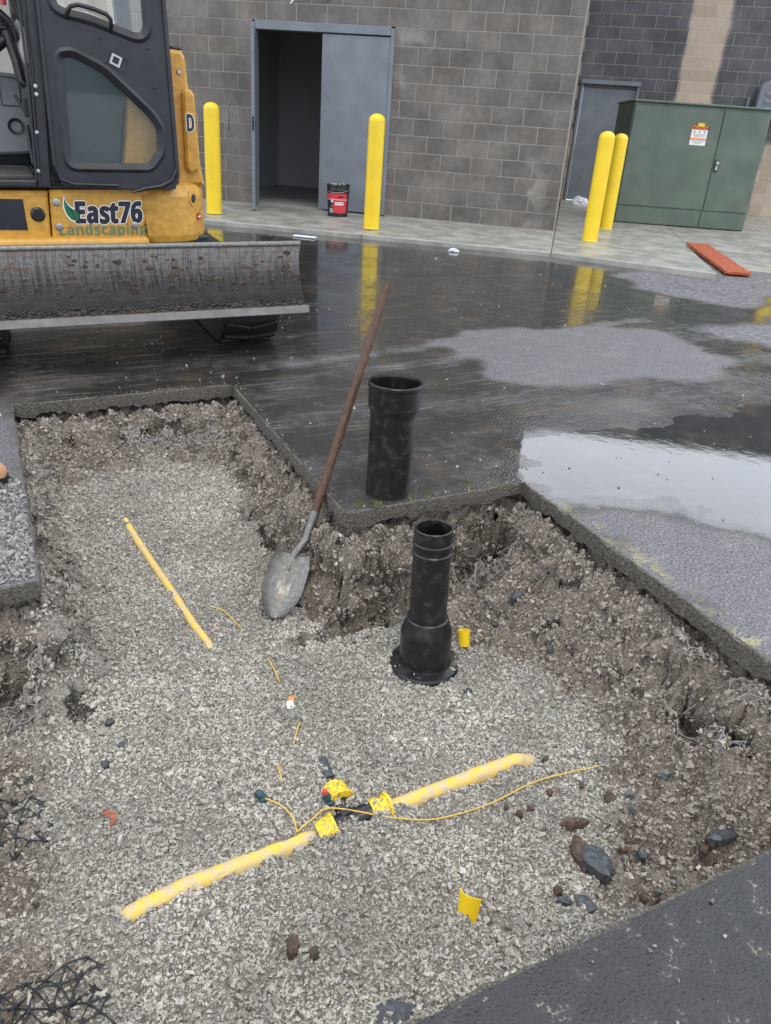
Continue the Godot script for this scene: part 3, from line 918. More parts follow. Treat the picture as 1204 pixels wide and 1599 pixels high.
# ------------------------------------------------------------------ block walls
func wall_texture(seed_: int, wing_: bool) -> ImageTexture:
	# 8 m x 8 m of wall, upper edge first; colours are the paint and stains on the blocks
	var px := 768
	var a := pic(seed_, 0.016, px, px, 5); var b := pic(seed_ + 1, 0.1, px, px, 3); var d := pic(seed_ + 2, 0.02, px, px, 4)
	var out := PackedByteArray(); out.resize(px * px * 3)
	var k := 0
	for y in px:
		var h := 8.0 * (1.0 - float(y) / px)
		for x in px:
			var wx := 8.0 * float(x) / px
			if not wing_ and wx > 0.5: wx -= 8.0
			var m := a[k] / 255.0; var f := b[k] / 255.0; var s := d[k] / 255.0
			var t := 0.88 + 0.32 * (m - 0.5) + 0.14 * (f - 0.5) + 0.12 * (s - 0.5)
			var r := t; var g := t; var bl := t
			if wing_:
				var ed := (s - 0.5) * 0.05 + (m - 0.5) * 0.05
				var tan_ := smoothstep(1.74, 1.84, wx + ed) * (1.0 - smoothstep(2.42, 2.54, wx - ed))
				tan_ = maxf(tan_, smoothstep(3.5, 3.62, wx + ed) * (1.0 - smoothstep(1.25, 1.4, h)))
				r = lerpf(t, 1.0, tan_); g = lerpf(t, 0.0, tan_ * 0.0)
				# paint is stored as a ratio to the block colour, see the material
				out[k * 3] = int(clampf(lerpf(0.36 * t, 0.71 + 0.05 * (f - 0.5), tan_), 0, 1) * 255.0)
				out[k * 3 + 1] = int(clampf(lerpf(0.36 * t, 0.645 + 0.05 * (f - 0.5), tan_), 0, 1) * 255.0)
				out[k * 3 + 2] = int(clampf(lerpf(0.375 * t, 0.57 + 0.05 * (f - 0.5), tan_), 0, 1) * 255.0)
			else:
				# lime bloom low by the corner and below the lintel ends
				var bloom := smoothstep(0.55, 0.8, s) * 0.12 * (1.0 - smoothstep(0.0, 0.5, absf(wx + 0.5))) * (1.0 - smoothstep(0.3, 1.2, h))
				bloom += smoothstep(0.5, 0.75, s) * 0.16 * (1.0 - smoothstep(0.0, 0.45, absf(wx + 2.1))) * (1.0 - smoothstep(0.0, 0.6, absf(h - 1.9)))
				var tan2 := 1.0 - smoothstep(-6.25, -6.15, wx + (s - 0.5) * 0.1)
				out[k * 3] = int(clampf(lerpf(0.442 * t + bloom, 0.68, tan2), 0, 1) * 255.0)
				out[k * 3 + 1] = int(clampf(lerpf(0.422 * t + bloom, 0.63, tan2), 0, 1) * 255.0)
				out[k * 3 + 2] = int(clampf(lerpf(0.398 * t + bloom, 0.54, tan2), 0, 1) * 255.0)
			k += 1
	return ImageTexture.create_from_image(Image.create_from_data(px, px, false, Image.FORMAT_RGB8, out))

var block_shapes := {}
func block_mesh(w: float, h := CH) -> ArrayMesh:
	var key := "%.3f_%.3f" % [w, h]
	if not block_shapes.has(key):
		var mb := MB.new()
		mb.bx(Vector3.ZERO, Vector3(w - 0.0085, h - 0.0085, 0.05), 0.0035)
		block_shapes[key] = mb.mesh()
	return block_shapes[key]
# courses k0..k1 of running bond between xa and xb, skipping the openings [x0, x1, y0, y1]
func lay_blocks(parent: Node, mats: Array, xa: float, xb: float, k0: int, k1: int, phase: float, base: float, z: float, holes: Array) -> void:
	for k in range(k0, k1):
		var y := base + (k + 0.5) * CH
		var x := xa - fposmod(xa - (phase + (CL * 0.5 if k % 2 else 0.0)), CL)
		while x < xb - 0.02:
			var a := maxf(x, xa); var b := minf(x + CL, xb)
			x += CL
			var runs := [[a, b]]
			for h in holes:
				if y > h[2] and y < h[3]:
					var nr := []
					for r in runs:
						if r[1] <= h[0] or r[0] >= h[1]: nr.append(r); continue
						if r[0] < h[0]: nr.append([r[0], h[0]])
						if r[1] > h[1]: nr.append([h[1], r[1]])
					runs = nr
			for r in runs:
				if r[1] - r[0] < 0.03: continue
				var w: float = snappedf(r[1] - r[0], 0.005)
				var m: Material = mats[rng.randi() % mats.size()]
				obj("block", block_mesh(w), m, parent, Transform3D(Basis(), Vector3((r[0] + r[1]) * 0.5, y, z - 0.025 + rng.randf_range(-0.0012, 0.0012))))
func block_mats(called: String, tex: Texture2D, tones: Array) -> Array:
	var out := []
	for t in tones:
		var m := mat("%s_%d" % [called, out.size()], Color(t[0], t[1], t[2]), 0.6)
		m.albedo_texture = tex
		m.uv1_triplanar = true; m.uv1_world_triplanar = true
		m.uv1_scale = Vector3(0.125, 0.125, 0.125)
		m.uv1_triplanar_sharpness = 8.0
		out.append(m)
	return out

func main_building() -> void:
	var b := thing("building", "tall grey concrete block building with double steel door", "building", Vector3.ZERO)
	var mats := block_mats("block", wall_texture(301, false), [[1, 1, 1], [0.96, 0.96, 0.965], [1.0, 0.98, 0.96], [1.04, 1.035, 1.025], [0.92, 0.92, 0.925], [0.98, 0.98, 0.985]])
	var x0 := -4.3; var x1 := -2.38; var top := 11 * CH
	var wall := Node3D.new(); wall.name = "wall"; b.add_child(wall)
	# backing with the mortar face, set back behind the blocks
	var mb := MB.new()
	for r in [[-14.0, x0, -0.1, top], [x1, -0.05, -0.1, top], [-14.0, -0.05, top, 14 * CH]]:
		mb.bx(Vector3((r[0] + r[1]) * 0.5, (r[2] + r[3]) * 0.5, WALL_Z - 0.1035), Vector3(r[1] - r[0], r[3] - r[2], 0.2), 0.0)
	obj("mortar_bed", mb.mesh(), M.mortar, wall)
	lay_blocks(wall, mats, -7.1, -0.06, 0, 14, -2.27, 0.0, WALL_Z, [[x0, x1, 0.0, top]])
	# the rest of the shell, out of the frame or turned away
	mb = MB.new()
	mb.bx(Vector3(-7.025, 14 * CH + 2.0, WALL_Z - 0.103), Vector3(13.95, 4.0, 0.21), 0.01)
	mb.bx(Vector3(-0.16, 3.4, -14.4), Vector3(0.2, 7.0, 6.0), 0.005)
	mb.bx(Vector3(-14.0, 3.4, -14.4), Vector3(0.2, 7.0, 6.2), 0.005)
	obj("upper_wall", mb.mesh(), mats[1], b)
	mb = MB.new()
	mb.bx(Vector3(-7.05, 6.9, -14.4), Vector3(14.2, 0.16, 6.4), 0.01)
	obj("roof", mb.mesh(), M.concrete, b)
	mb = MB.new()
	mb.bx(Vector3(-0.048, 1.4, WALL_Z - 0.004), Vector3(0.016, 3.2, 0.012), 0.003)
	obj("sealant_joint", mb.mesh(), M.mortar, b)
	# room behind the door
	mb = MB.new()
	mb.bx(Vector3(-3.4, 1.5, -15.4), Vector3(4.2, 3.1, 0.1), 0.0)
	mb.bx(Vector3(-5.4, 1.5, -13.4), Vector3(0.1, 3.1, 3.9), 0.0)
	mb.bx(Vector3(-1.4, 1.5, -13.4), Vector3(0.1, 3.1, 3.9), 0.0)
	mb.bx(Vector3(-3.4, 3.0, -13.4), Vector3(4.1, 0.1, 3.9), 0.0)
	mb.bx(Vector3(-3.35, 1.5, -15.2), Vector3(0.28, 3.0, 0.3), 0.01)
	obj("room_wall", mb.mesh(), M.dark_room, b)
	mb = MB.new()
	mb.bx(Vector3(-3.4, -0.055, -13.4), Vector3(4.1, 0.1, 3.86), 0.0)
	obj("room_floor", mb.mesh(), M.room_floor, b)
	# frame
	mb = MB.new()
	for r in [[x0 + 0.025, 0.05], [x1 - 0.025, 0.05]]:
		mb.bx(Vector3(r[0], top * 0.5 - 0.01, WALL_Z - 0.05), Vector3(r[1], top - 0.02, 0.14), 0.004)
	mb.bx(Vector3((x0 + x1) * 0.5, top - 0.05, WALL_Z - 0.05), Vector3(x1 - x0 - 0.1, 0.1, 0.138), 0.004)
	obj("door_frame", mb.mesh(), M.door_paint, b)
	# closed leaf
	var leaf_w := (x1 - x0 - 0.1) * 0.5
	for k in 2:
		mb = MB.new()
		mb.bx(Vector3(leaf_w * 0.5 - 0.003, 1.06, 0), Vector3(leaf_w - 0.006, 2.11, 0.044), 0.004)
		if k == 0: mb.bx(Vector3(leaf_w - 0.02, 1.06, 0.028), Vector3(0.05, 2.1, 0.012), 0.003)
		var xf := Transform3D(Basis(Vector3.UP, PI), Vector3(x1 - 0.052, 0.005, WALL_Z - 0.02)) if k == 0 else Transform3D(Basis(Vector3.UP, -deg_to_rad(71.0)), Vector3(x0 + 0.052, 0.005, WALL_Z + 0.03))
		var d := obj("door", mb.mesh(), M.door_paint, b, xf)
		var hs := MB.new()
		for y in [0.25, 1.05, 1.88]:
			hs.tube([Vector3(-0.004, y - 0.06, -0.03 if k == 0 else 0.024), Vector3(-0.004, y + 0.06, -0.03 if k == 0 else 0.024)], 0.011, 8)
		obj("hinge", hs.mesh(), M.door_paint, d)
		if k == 1:
			var lk := MB.new()
			lk.bx(Vector3(leaf_w - 0.004, 1.02, 0.0), Vector3(0.006, 0.16, 0.026), 0.001)
			lk.bx(Vector3(leaf_w - 0.05, 1.02, -0.026), Vector3(0.05, 0.06, 0.01), 0.002)
			obj("lock_plate", lk.mesh(), M.decal_black, d)
	# stub of conduit and loose wire above the door
	mb = MB.new()
	mb.tube([Vector3(-3.62, 2.60, WALL_Z + 0.01), Vector3(-3.66, 2.52, WALL_Z + 0.07), Vector3(-3.74, 2.42, WALL_Z + 0.1)], 0.008, 6)
	obj("conduit_stub", mb.mesh(), M.label_white, b)
	mb = MB.new()
	mb.tube([Vector3(-3.36, 2.64, WALL_Z + 0.004), Vector3(-3.33, 2.55, WALL_Z + 0.03), Vector3(-3.26, 2.47, WALL_Z + 0.02)], 0.007, 5)
	obj("loose_wire", mb.mesh(), M.black_plastic, b)
	mb = MB.new()
	mb.tube([Vector3(-4.62, 1.27, WALL_Z + 0.004), Vector3(-4.66, 1.2, WALL_Z + 0.012), Vector3(-4.645, 1.05, WALL_Z + 0.012), Vector3(-4.67, 0.92, WALL_Z + 0.006)], 0.006, 5)
	obj("loose_wire", mb.mesh(), M.label_grey, b)

func wing() -> void:
	var b := thing("building_wing", "recessed dark block wing with tan painted stripe behind green cabinet", "building", Vector3.ZERO)
	var mats := block_mats("wing_block", wall_texture(401, true), [[1, 1, 1], [0.94, 0.94, 0.95], [0.9, 0.9, 0.9], [0.97, 0.97, 0.99]])
	var wall := Node3D.new(); wall.name = "wall"; b.add_child(wall)
	var hole := [0.02, 1.12, 0.0, 2.16]
	var mb := MB.new()
	for r in [[1.12, 10.0, -0.1, 2.2], [-0.4, 10.0, 2.2, 3.9], [-0.4, 0.02, -0.1, 2.2]]:
		mb.bx(Vector3((r[0] + r[1]) * 0.5, (r[2] + r[3]) * 0.5, WING_Z - 0.1035), Vector3(r[1] - r[0], r[3] - r[2], 0.2), 0.0)
	obj("mortar_bed", mb.mesh(), M.mortar, wall)
	mb = MB.new()
	mb.bx(Vector3(2.13, 2.05, WING_Z - 0.052), Vector3(0.66, 3.7, 0.1), 0.0)
	mb.bx(Vector3(4.8, 0.62, WING_Z - 0.052), Vector3(2.4, 1.4, 0.1), 0.0)
	obj("tan_mortar", mb.mesh(), M.tan_mortar, wall)
	lay_blocks(wall, mats, -0.05, 5.2, 0, 19, 0.18, 0.03, WING_Z, [hole])
	mb = MB.new()
	mb.bx(Vector3(4.8, 4.64, WING_Z - 0.103), Vector3(10.4, 1.52, 0.21), 0.01)
	mb.bx(Vector3(7.6, 1.95, WING_Z - 0.06), Vector3(4.8, 3.9, 0.1), 0.01)
	obj("upper_wall", mb.mesh(), mats[1], b)
	mb = MB.new()
	mb.bx(Vector3(4.8, 5.36, WING_Z - 0.9), Vector3(10.4, 0.1, 2.0), 0.01)
	obj("roof", mb.mesh(), M.concrete, b)
	# door
	mb = MB.new()
	mb.bx(Vector3(0.045, 1.08, WING_Z - 0.03), Vector3(0.05, 2.1, 0.12), 0.003)
	mb.bx(Vector3(1.095, 1.08, WING_Z - 0.03), Vector3(0.05, 2.1, 0.12), 0.003)
	mb.bx(Vector3(0.57, 2.16, WING_Z - 0.01), Vector3(1.12, 0.07, 0.16), 0.003)
	obj("door_frame", mb.mesh(), M.door_paint, b)
	mb = MB.new()
	mb.bx(Vector3(0.57, 1.085, WING_Z - 0.05), Vector3(0.995, 2.07, 0.045), 0.004)
	var d := obj("door", mb.mesh(), M.door_paint, b)
	mb = MB.new()
	mb.tube([Vector3(0.98, 0.98, WING_Z - 0.03), Vector3(0.98, 0.98, WING_Z + 0.03), Vector3(0.9, 0.98, WING_Z + 0.03)], 0.012, 8)
	obj("handle", mb.mesh(), M.steel, d)
	# louvred vent hood with a conduit
	mb = MB.new()
	var arc := []
	for k in 13: arc.append(V(3.62 + 0.42 * cos(PI * (1.0 - k / 12.0)), 2.18 + 0.20 * sin(PI * k / 12.0)))
	arc.append(V(4.04, 1.75)); arc.append(V(3.2, 1.75))
	mb.prism(arc, WING_Z, WING_Z + 0.35, Transform3D(), 0.02)
	var hood := obj("vent_hood", mb.mesh(), M.door_paint, b)
	for k in 3:
		mb = MB.new()
		mb.box(Transform3D(Basis(Vector3.RIGHT, 0.6), Vector3(3.64, 1.86 + 0.12 * k, WING_Z + 0.36)), Vector3(0.62, 0.07, 0.02), 0.004)
		obj("louver", mb.mesh(), M.label_grey, hood)
	mb = MB.new()
	mb.bx(Vector3(3.1, 1.0, WING_Z + 0.05), Vector3(0.06, 2.1, 0.06), 0.01)
	obj("conduit", mb.mesh(), M.door_paint, b)

# ------------------------------------------------------------------ bollards
func bollards() -> void:
	var prof := [V(0.0, 0.0), V(0.095, 0.0), V(0.095, 1.17)]
	for k in 7: prof.append(V(0.095 * cos(PI / 2 * (k + 1) / 7.0), 1.17 + 0.075 * sin(PI / 2 * (k + 1) / 7.0)))
	var mb := MB.new(); mb.lathe(prof, 28, Transform3D(), 0, TAU, false)
	var sleeve := mb.mesh()
	mb = MB.new(); mb.lathe([V(0.0965, 0.0), V(0.102, 0.0), V(0.1, 0.012), V(0.0965, 0.014)], 28)
	var collar := mb.mesh()
	for q in [[-4.26, -0.022, -9.8, "yellow bollard beside the excavator counterweight"], [-2.21, -0.022, -9.74, "yellow bollard in front of the closed door leaf"], [0.41, -0.022, -10.65, "yellow bollard standing in front of another by the grey single door"], [0.665, -0.01, -12.35, "yellow bollard half hidden behind another beside the green cabinet"], [2.86, -0.025, -11.35, "yellow bollard at the far end of the green cabinet"]]:
		var b := thing("bollard", q[3], "bollard", Vector3(q[0], q[1], q[2]), "yellow bollards along the walk")
		obj("sleeve", sleeve, M.yellow_paint, b)
		obj("foot_ring", collar, M.yellow_paint, b)

# ------------------------------------------------------------------ green electrical cabinet
func cabinet() -> void:
	var c := thing("electrical_cabinet", "large green steel electrical cabinet with warning sticker", "cabinet", Vector3(0.83, 0.005, -13.55))
	c.rotation.y = -0.0
	c.basis = Basis(Vector3.UP, atan2(0.30, 2.0))
	var w := 2.03; var d := 1.15; var h := 1.69
	var f := d * 0.0
	var mb := MB.new()
	mb.bx(Vector3(w / 2, h / 2, -d / 2), Vector3(w, h, d), 0.01)
	obj("body", mb.mesh(), M.green_paint, c)
	mb = MB.new()
	mb.bx(Vector3(w / 2, h + 0.012, -d / 2 + 0.012), Vector3(w + 0.03, 0.03, d + 0.07), 0.008)
	obj("lid", mb.mesh(), M.green_paint, c)
	var seam := 1.335
	for r in [[0.02, seam - 0.006, 0.262, h - 0.04], [seam + 0.006, w - 0.02, 0.262, h - 0.04]]:
		mb = MB.new()
		mb.bx(Vector3((r[0] + r[1]) / 2, (r[2] + r[3]) / 2, 0.012), Vector3(r[1] - r[0], r[3] - r[2], 0.022), 0.004)
		obj("door", mb.mesh(), M.green_paint, c)
	for r in [[0.02, seam - 0.02, 0.01, 0.25], [seam - 0.006, w - 0.02, 0.01, 0.25]]:
		mb = MB.new()
		mb.bx(Vector3((r[0] + r[1]) / 2, (r[2] + r[3]) / 2, 0.009), Vector3(r[1] - r[0], r[3] - r[2], 0.016), 0.004)
		obj("base_panel", mb.mesh(), M.green_paint, c)
	mb = MB.new()
	mb.bx(Vector3(seam + 0.05, 0.9, 0.036), Vector3(0.055, 0.17, 0.028), 0.008)
	var hd := obj("latch", mb.mesh(), M.green_trim, c)
	mb = MB.new()
	mb.tube([Vector3(seam + 0.05, 0.94, 0.05), Vector3(seam + 0.05, 0.94, 0.075)], 0.022, 12)
	mb.bx(Vector3(seam + 0.045, 0.87, 0.062), Vector3(0.035, 0.06, 0.02), 0.005)
	obj("padlock", mb.mesh(), M.steel, hd)
	# sticker: orange heads, grey print
	mb = MB.new(); mb.bx(Vector3(1.03, 1.29, 0.0245), Vector3(0.235, 0.26, 0.002), 0.0)
	var st := obj("warning_sticker", mb.mesh(), M.label_white, c)
	mb = MB.new()
	mb.bx(Vector3(1.03, 1.395, 0.027), Vector3(0.235, 0.05, 0.002), 0.0)
	mb.bx(Vector3(1.03, 1.245, 0.027), Vector3(0.235, 0.022, 0.002), 0.0)
	obj("header", mb.mesh(), M.warning_orange, st)
	mb = MB.new()
	for k in 3: mb.bx(Vector3(0.955 + 0.075 * k, 1.343, 0.027), Vector3(0.022, 0.03, 0.0016), 0.0)
	for k in 3: mb.bx(Vector3(1.03, 1.31 - 0.017 * k, 0.027), Vector3(0.2 - 0.03 * k, 0.005, 0.0016), 0.0)
	for k in 3: mb.bx(Vector3(1.03, 1.222 - 0.016 * k, 0.027), Vector3(0.19 - 0.04 * k, 0.005, 0.0016), 0.0)
	obj("print", mb.mesh(), M.label_grey, st)
	var wt := text("WARNING", 0.038, M.decal_black, st, Transform3D(Basis(), Vector3(1.045, 1.395, 0.0285)), 0.0008)
	wt.name = "lettering"
	mb = MB.new()
	mb.prism([V(0.925, 1.38), V(0.955, 1.38), V(0.94, 1.41)], 0.028, 0.0292)
	obj("warning_triangle", mb.mesh(), M.decal_black, st)
	mb = MB.new(); mb.bx(Vector3(1.035, 1.435, 0.0265), Vector3(0.095, 0.05, 0.004), 0.001)
	obj("yellow_tag", mb.mesh(), M.tape_yellow, c)

func text(s: String, height: float, m: Material, parent: Node, x: Transform3D, depth := 0.002, spread := 0.0, slant := 0.0, squeeze := 1.0) -> MeshInstance3D:
	# spread thickens the strokes: the letters are laid again round the first, each a hair lower
	var f := SystemFont.new()
	f.font_names = PackedStringArray(["Droid Sans"])
	f.font_weight = 700
	var t := TextMesh.new()
	t.text = s; t.font = f; t.font_size = 64
	t.pixel_size = height / 46.0
	t.depth = depth
	t.curve_step = 1.0
	var st := SurfaceTool.new()
	st.begin(Mesh.PRIMITIVE_TRIANGLES)
	var b := Basis(Vector3(squeeze, 0, 0), Vector3(slant, 1, 0), Vector3(0, 0, 1))
	st.append_from(t, 0, Transform3D(b, Vector3.ZERO))
	if spread > 0.0:
		for k in 12: st.append_from(t, 0, Transform3D(b, Vector3(cos(TAU * k / 12.0) * spread, sin(TAU * k / 12.0) * spread, -0.00004 * (k + 1))))
	return obj("lettering", st.commit(), m, parent, x)

# ------------------------------------------------------------------ excavator
const EU := -0.47
const EV := 3.42
func E(u: float, h: float, v: float) -> Vector3: return Vector3(u - EU, h, EV - v)
func E2(q: Vector2) -> Vector2: return Vector2(q.x - EU, q.y)
func excavator() -> void:
	var ex := thing("excavator", "yellow and black compact excavator with muddy dozer blade", "excavator", S(EU, 0, EV))
	var ut := Vector3(U.x, -U.z * GS, U.z).normalized()
	var wt := Vector3(W.x, -W.z * GS, W.z).normalized()
	ex.basis = Basis(ut, ut.cross(wt).normalized() * -1.0 if ut.cross(wt).y < 0 else ut.cross(wt).normalized(), -wt).orthonormalized()
	var mb := MB.new()
	# tracks
	for side in [[0.13, 0.50], [-1.46, -1.09]]:
		var loop := []
		var rr := 0.2
		for k in 13: loop.append(V(2.28 + rr - rr * sin(PI * k / 12.0) - 0.03, rr - rr * cos(PI * k / 12.0) + 0.012))
		for k in 13: loop.append(V(4.30 + rr * sin(PI * k / 12.0), rr + rr * cos(PI * k / 12.0) + 0.012))
		mb = MB.new()
		# loop lies in (v, h): turn x -> -z
		var xf := Transform3D(Basis(Vector3(0, 0, -1), Vector3(0, 1, 0), Vector3(1, 0, 0)), Vector3(-EU, 0, EV))
		mb.prism(loop, side[0] + 0.0, side[1], xf, 0.012)
		var tr := obj("track", mb.mesh(), M.rubber, ex)
		mb = MB.new()
		var n := loop.size()
		for k in n:
			var a: Vector2 = loop[k]; var b: Vector2 = loop[(k + 1) % n]
			var parts := maxi(1, int((b - a).length() / 0.085))
			for j in parts:
				if parts == 1 and k % 2: continue
				var p := a.lerp(b, (j + 0.5) / parts)
				var dir := (b - a).normalized()
				var out := Vector2(-dir.y, dir.x)
				if out.dot(p - V(3.4, 0.21)) < 0: out = -out
				for half in 2:
					var uu: float = lerpf(side[0], side[1], 0.27 if half == 0 else 0.73)
					var bs := Basis(Vector3(1, 0, 0), Vector3(0, out.y, -out.x), Vector3(0, dir.y, -dir.x)) * Basis(Vector3.UP, 0.25 if half == 0 else -0.25)
					mb.box(Transform3D(bs, E(uu, p.y, p.x) + Vector3(0, out.y, -out.x) * 0.004), Vector3(0.17, 0.03, 0.035), 0.006)
		obj("tread", mb.mesh(), M.rubber, tr)
		mb = MB.new()
		var cx: float = side[1] if side[0] > 0 else side[1]
		for vv in [2.45, 4.3]:
			mb.lathe([V(0.0, 0.02), V(0.12, 0.02), V(0.14, 0.0), V(0.14, -0.03)], 20, Transform3D(Basis(Vector3(0, 0, 1), -PI / 2), E(cx, 0.21, vv)))
		mb.bx(E(cx - 0.02, 0.2, 3.47), Vector3(0.1, 0.16, 1.2), 0.02)
		obj("idler", mb.mesh(), M.cab_black, tr)
	mb = MB.new()
	mb.bx(E(-0.48, 0.32, 3.42), Vector3(1.3, 0.16, 0.9), 0.03)
	mb.lathe([V(0.36, 0.0), V(0.36, 0.14), V(0.3, 0.2), V(0.0, 0.2)], 32, Transform3D(Basis(), E(-0.48, 0.38, 3.42)))
	obj("undercarriage", mb.mesh(), M.cab_black, ex)
	# blade arms and ram
	mb = MB.new()
	for uu in [0.02, -0.92]:
		mb.tube([E(uu, 0.3, 3.0), E(uu, 0.42, 2.205)], 0.055, 10)
	mb.tube([E(-0.45, 0.42, 2.9), E(-0.45, 0.5, 2.2)], 0.05, 10)
	obj("blade_arm", mb.mesh(), M.cab_black, ex)
	dozer_blade(ex)
	# house: lower side panels
	var sx := Transform3D(Basis(), Vector3.ZERO)
	var zs := EV - 2.80
	var quads := func(list: Array) -> Array:
		var o := []
		for q in list: o.append(E2(q))
		return o
	mb = MB.new()
	mb.prism(quads.call([V(-1.75, 0.575), V(-0.757, 0.562), V(-0.742, 0.858), V(-1.75, 0.852)]), zs - 0.1, zs, sx, 0.012)
	var fp := obj("side_panel", mb.mesh(), M.machine_yellow, ex)
	mb = MB.new()
	mb.prism(quads.call([V(-0.748, 0.562), V(-0.195, 0.575), V(-0.2, 0.66), V(-0.165, 0.74), V(-0.15, 0.868), V(-0.733, 0.862)]), zs - 0.1, zs + 0.004, sx, 0.012)
	var lp := obj("side_panel", mb.mesh(), M.machine_yellow, ex)
	lp.set_meta("label", "yellow side panel with a leaf logo and lettering")
	mb = MB.new()
	mb.prism(quads.call([V(-1.4, 0.65), V(-0.878, 0.640), V(-0.882, 0.812), V(-1.4, 0.818)]), zs, zs + 0.003, sx)
	obj("decal", mb.mesh(), M.decal_black, fp)
	mb = MB.new()
	mb.lathe([V(0.0, 0.012), V(0.03, 0.012), V(0.041, 0.004), V(0.044, -0.01)], 20, Transform3D(Basis(Vector3.RIGHT, PI / 2), E(-0.812, 0.728, 2.8)))
	obj("plug", mb.mesh(), M.black_plastic, fp)
	for q in [V(-0.702, 0.795), V(-0.702, 0.658), V(-0.262, 0.663)]:
		mb = MB.new()
		mb.lathe([V(0.0, 0.010), V(0.011, 0.010), V(0.013, 0.004), V(0.022, 0.003), V(0.023, 0.0)], 14, Transform3D(Basis(Vector3.RIGHT, PI / 2), E(q.x, q.y, 2.794)))
		obj("bolt", mb.mesh(), M.steel, lp)
	logo(lp, zs + 0.0055)
	# rounded lower rail
	mb = MB.new()
	var rail := []
	for k in 11: rail.append(V(2.80 - 0.025 - 0.035 * sin(PI * k / 10.0), 0.555 + 0.045 * cos(PI * k / 10.0) - 0.0))
	rail.append(V(2.95, 0.51)); rail.append(V(2.95, 0.6))
	mb.prism(rail, -1.75, -0.19, Transform3D(Basis(Vector3(0, 0, -1), Vector3(0, 1, 0), Vector3(1, 0, 0)), Vector3(-EU, 0, EV)), 0.01)
	obj("lower_rail", mb.mesh(), M.machine_yellow, ex)
	# floor plate of the house
	mb = MB.new()
	mb.bx(E(-0.75, 0.55, 3.7), Vector3(1.95, 0.06, 1.6), 0.01)
	mb.bx(E(-0.95, 0.875, 3.5), Vector3(1.6, 0.03, 1.35), 0.01)
	mb.bx(E(-0.9, 0.7, 3.75), Vector3(1.4, 0.3, 1.5), 0.01)
	obj("deck", mb.mesh(), M.cab_black, ex)
	counterweight(ex)
	cab(ex)
	# boom foot ahead of the cab, beyond the picture
	mb = MB.new()
	mb.prism([V(-1.75, 0.62), V(-2.2, 0.62), V(-2.35, 0.9), V(-3.4, 2.4), V(-3.3, 2.55), V(-2.9, 2.35), V(-2.1, 1.15), V(-1.75, 0.95)], 0.1, -0.12, Transform3D(Basis(), Vector3(-EU, 0, EV - 3.75)), 0.01)
	obj("boom", mb.mesh(), M.machine_yellow, ex)

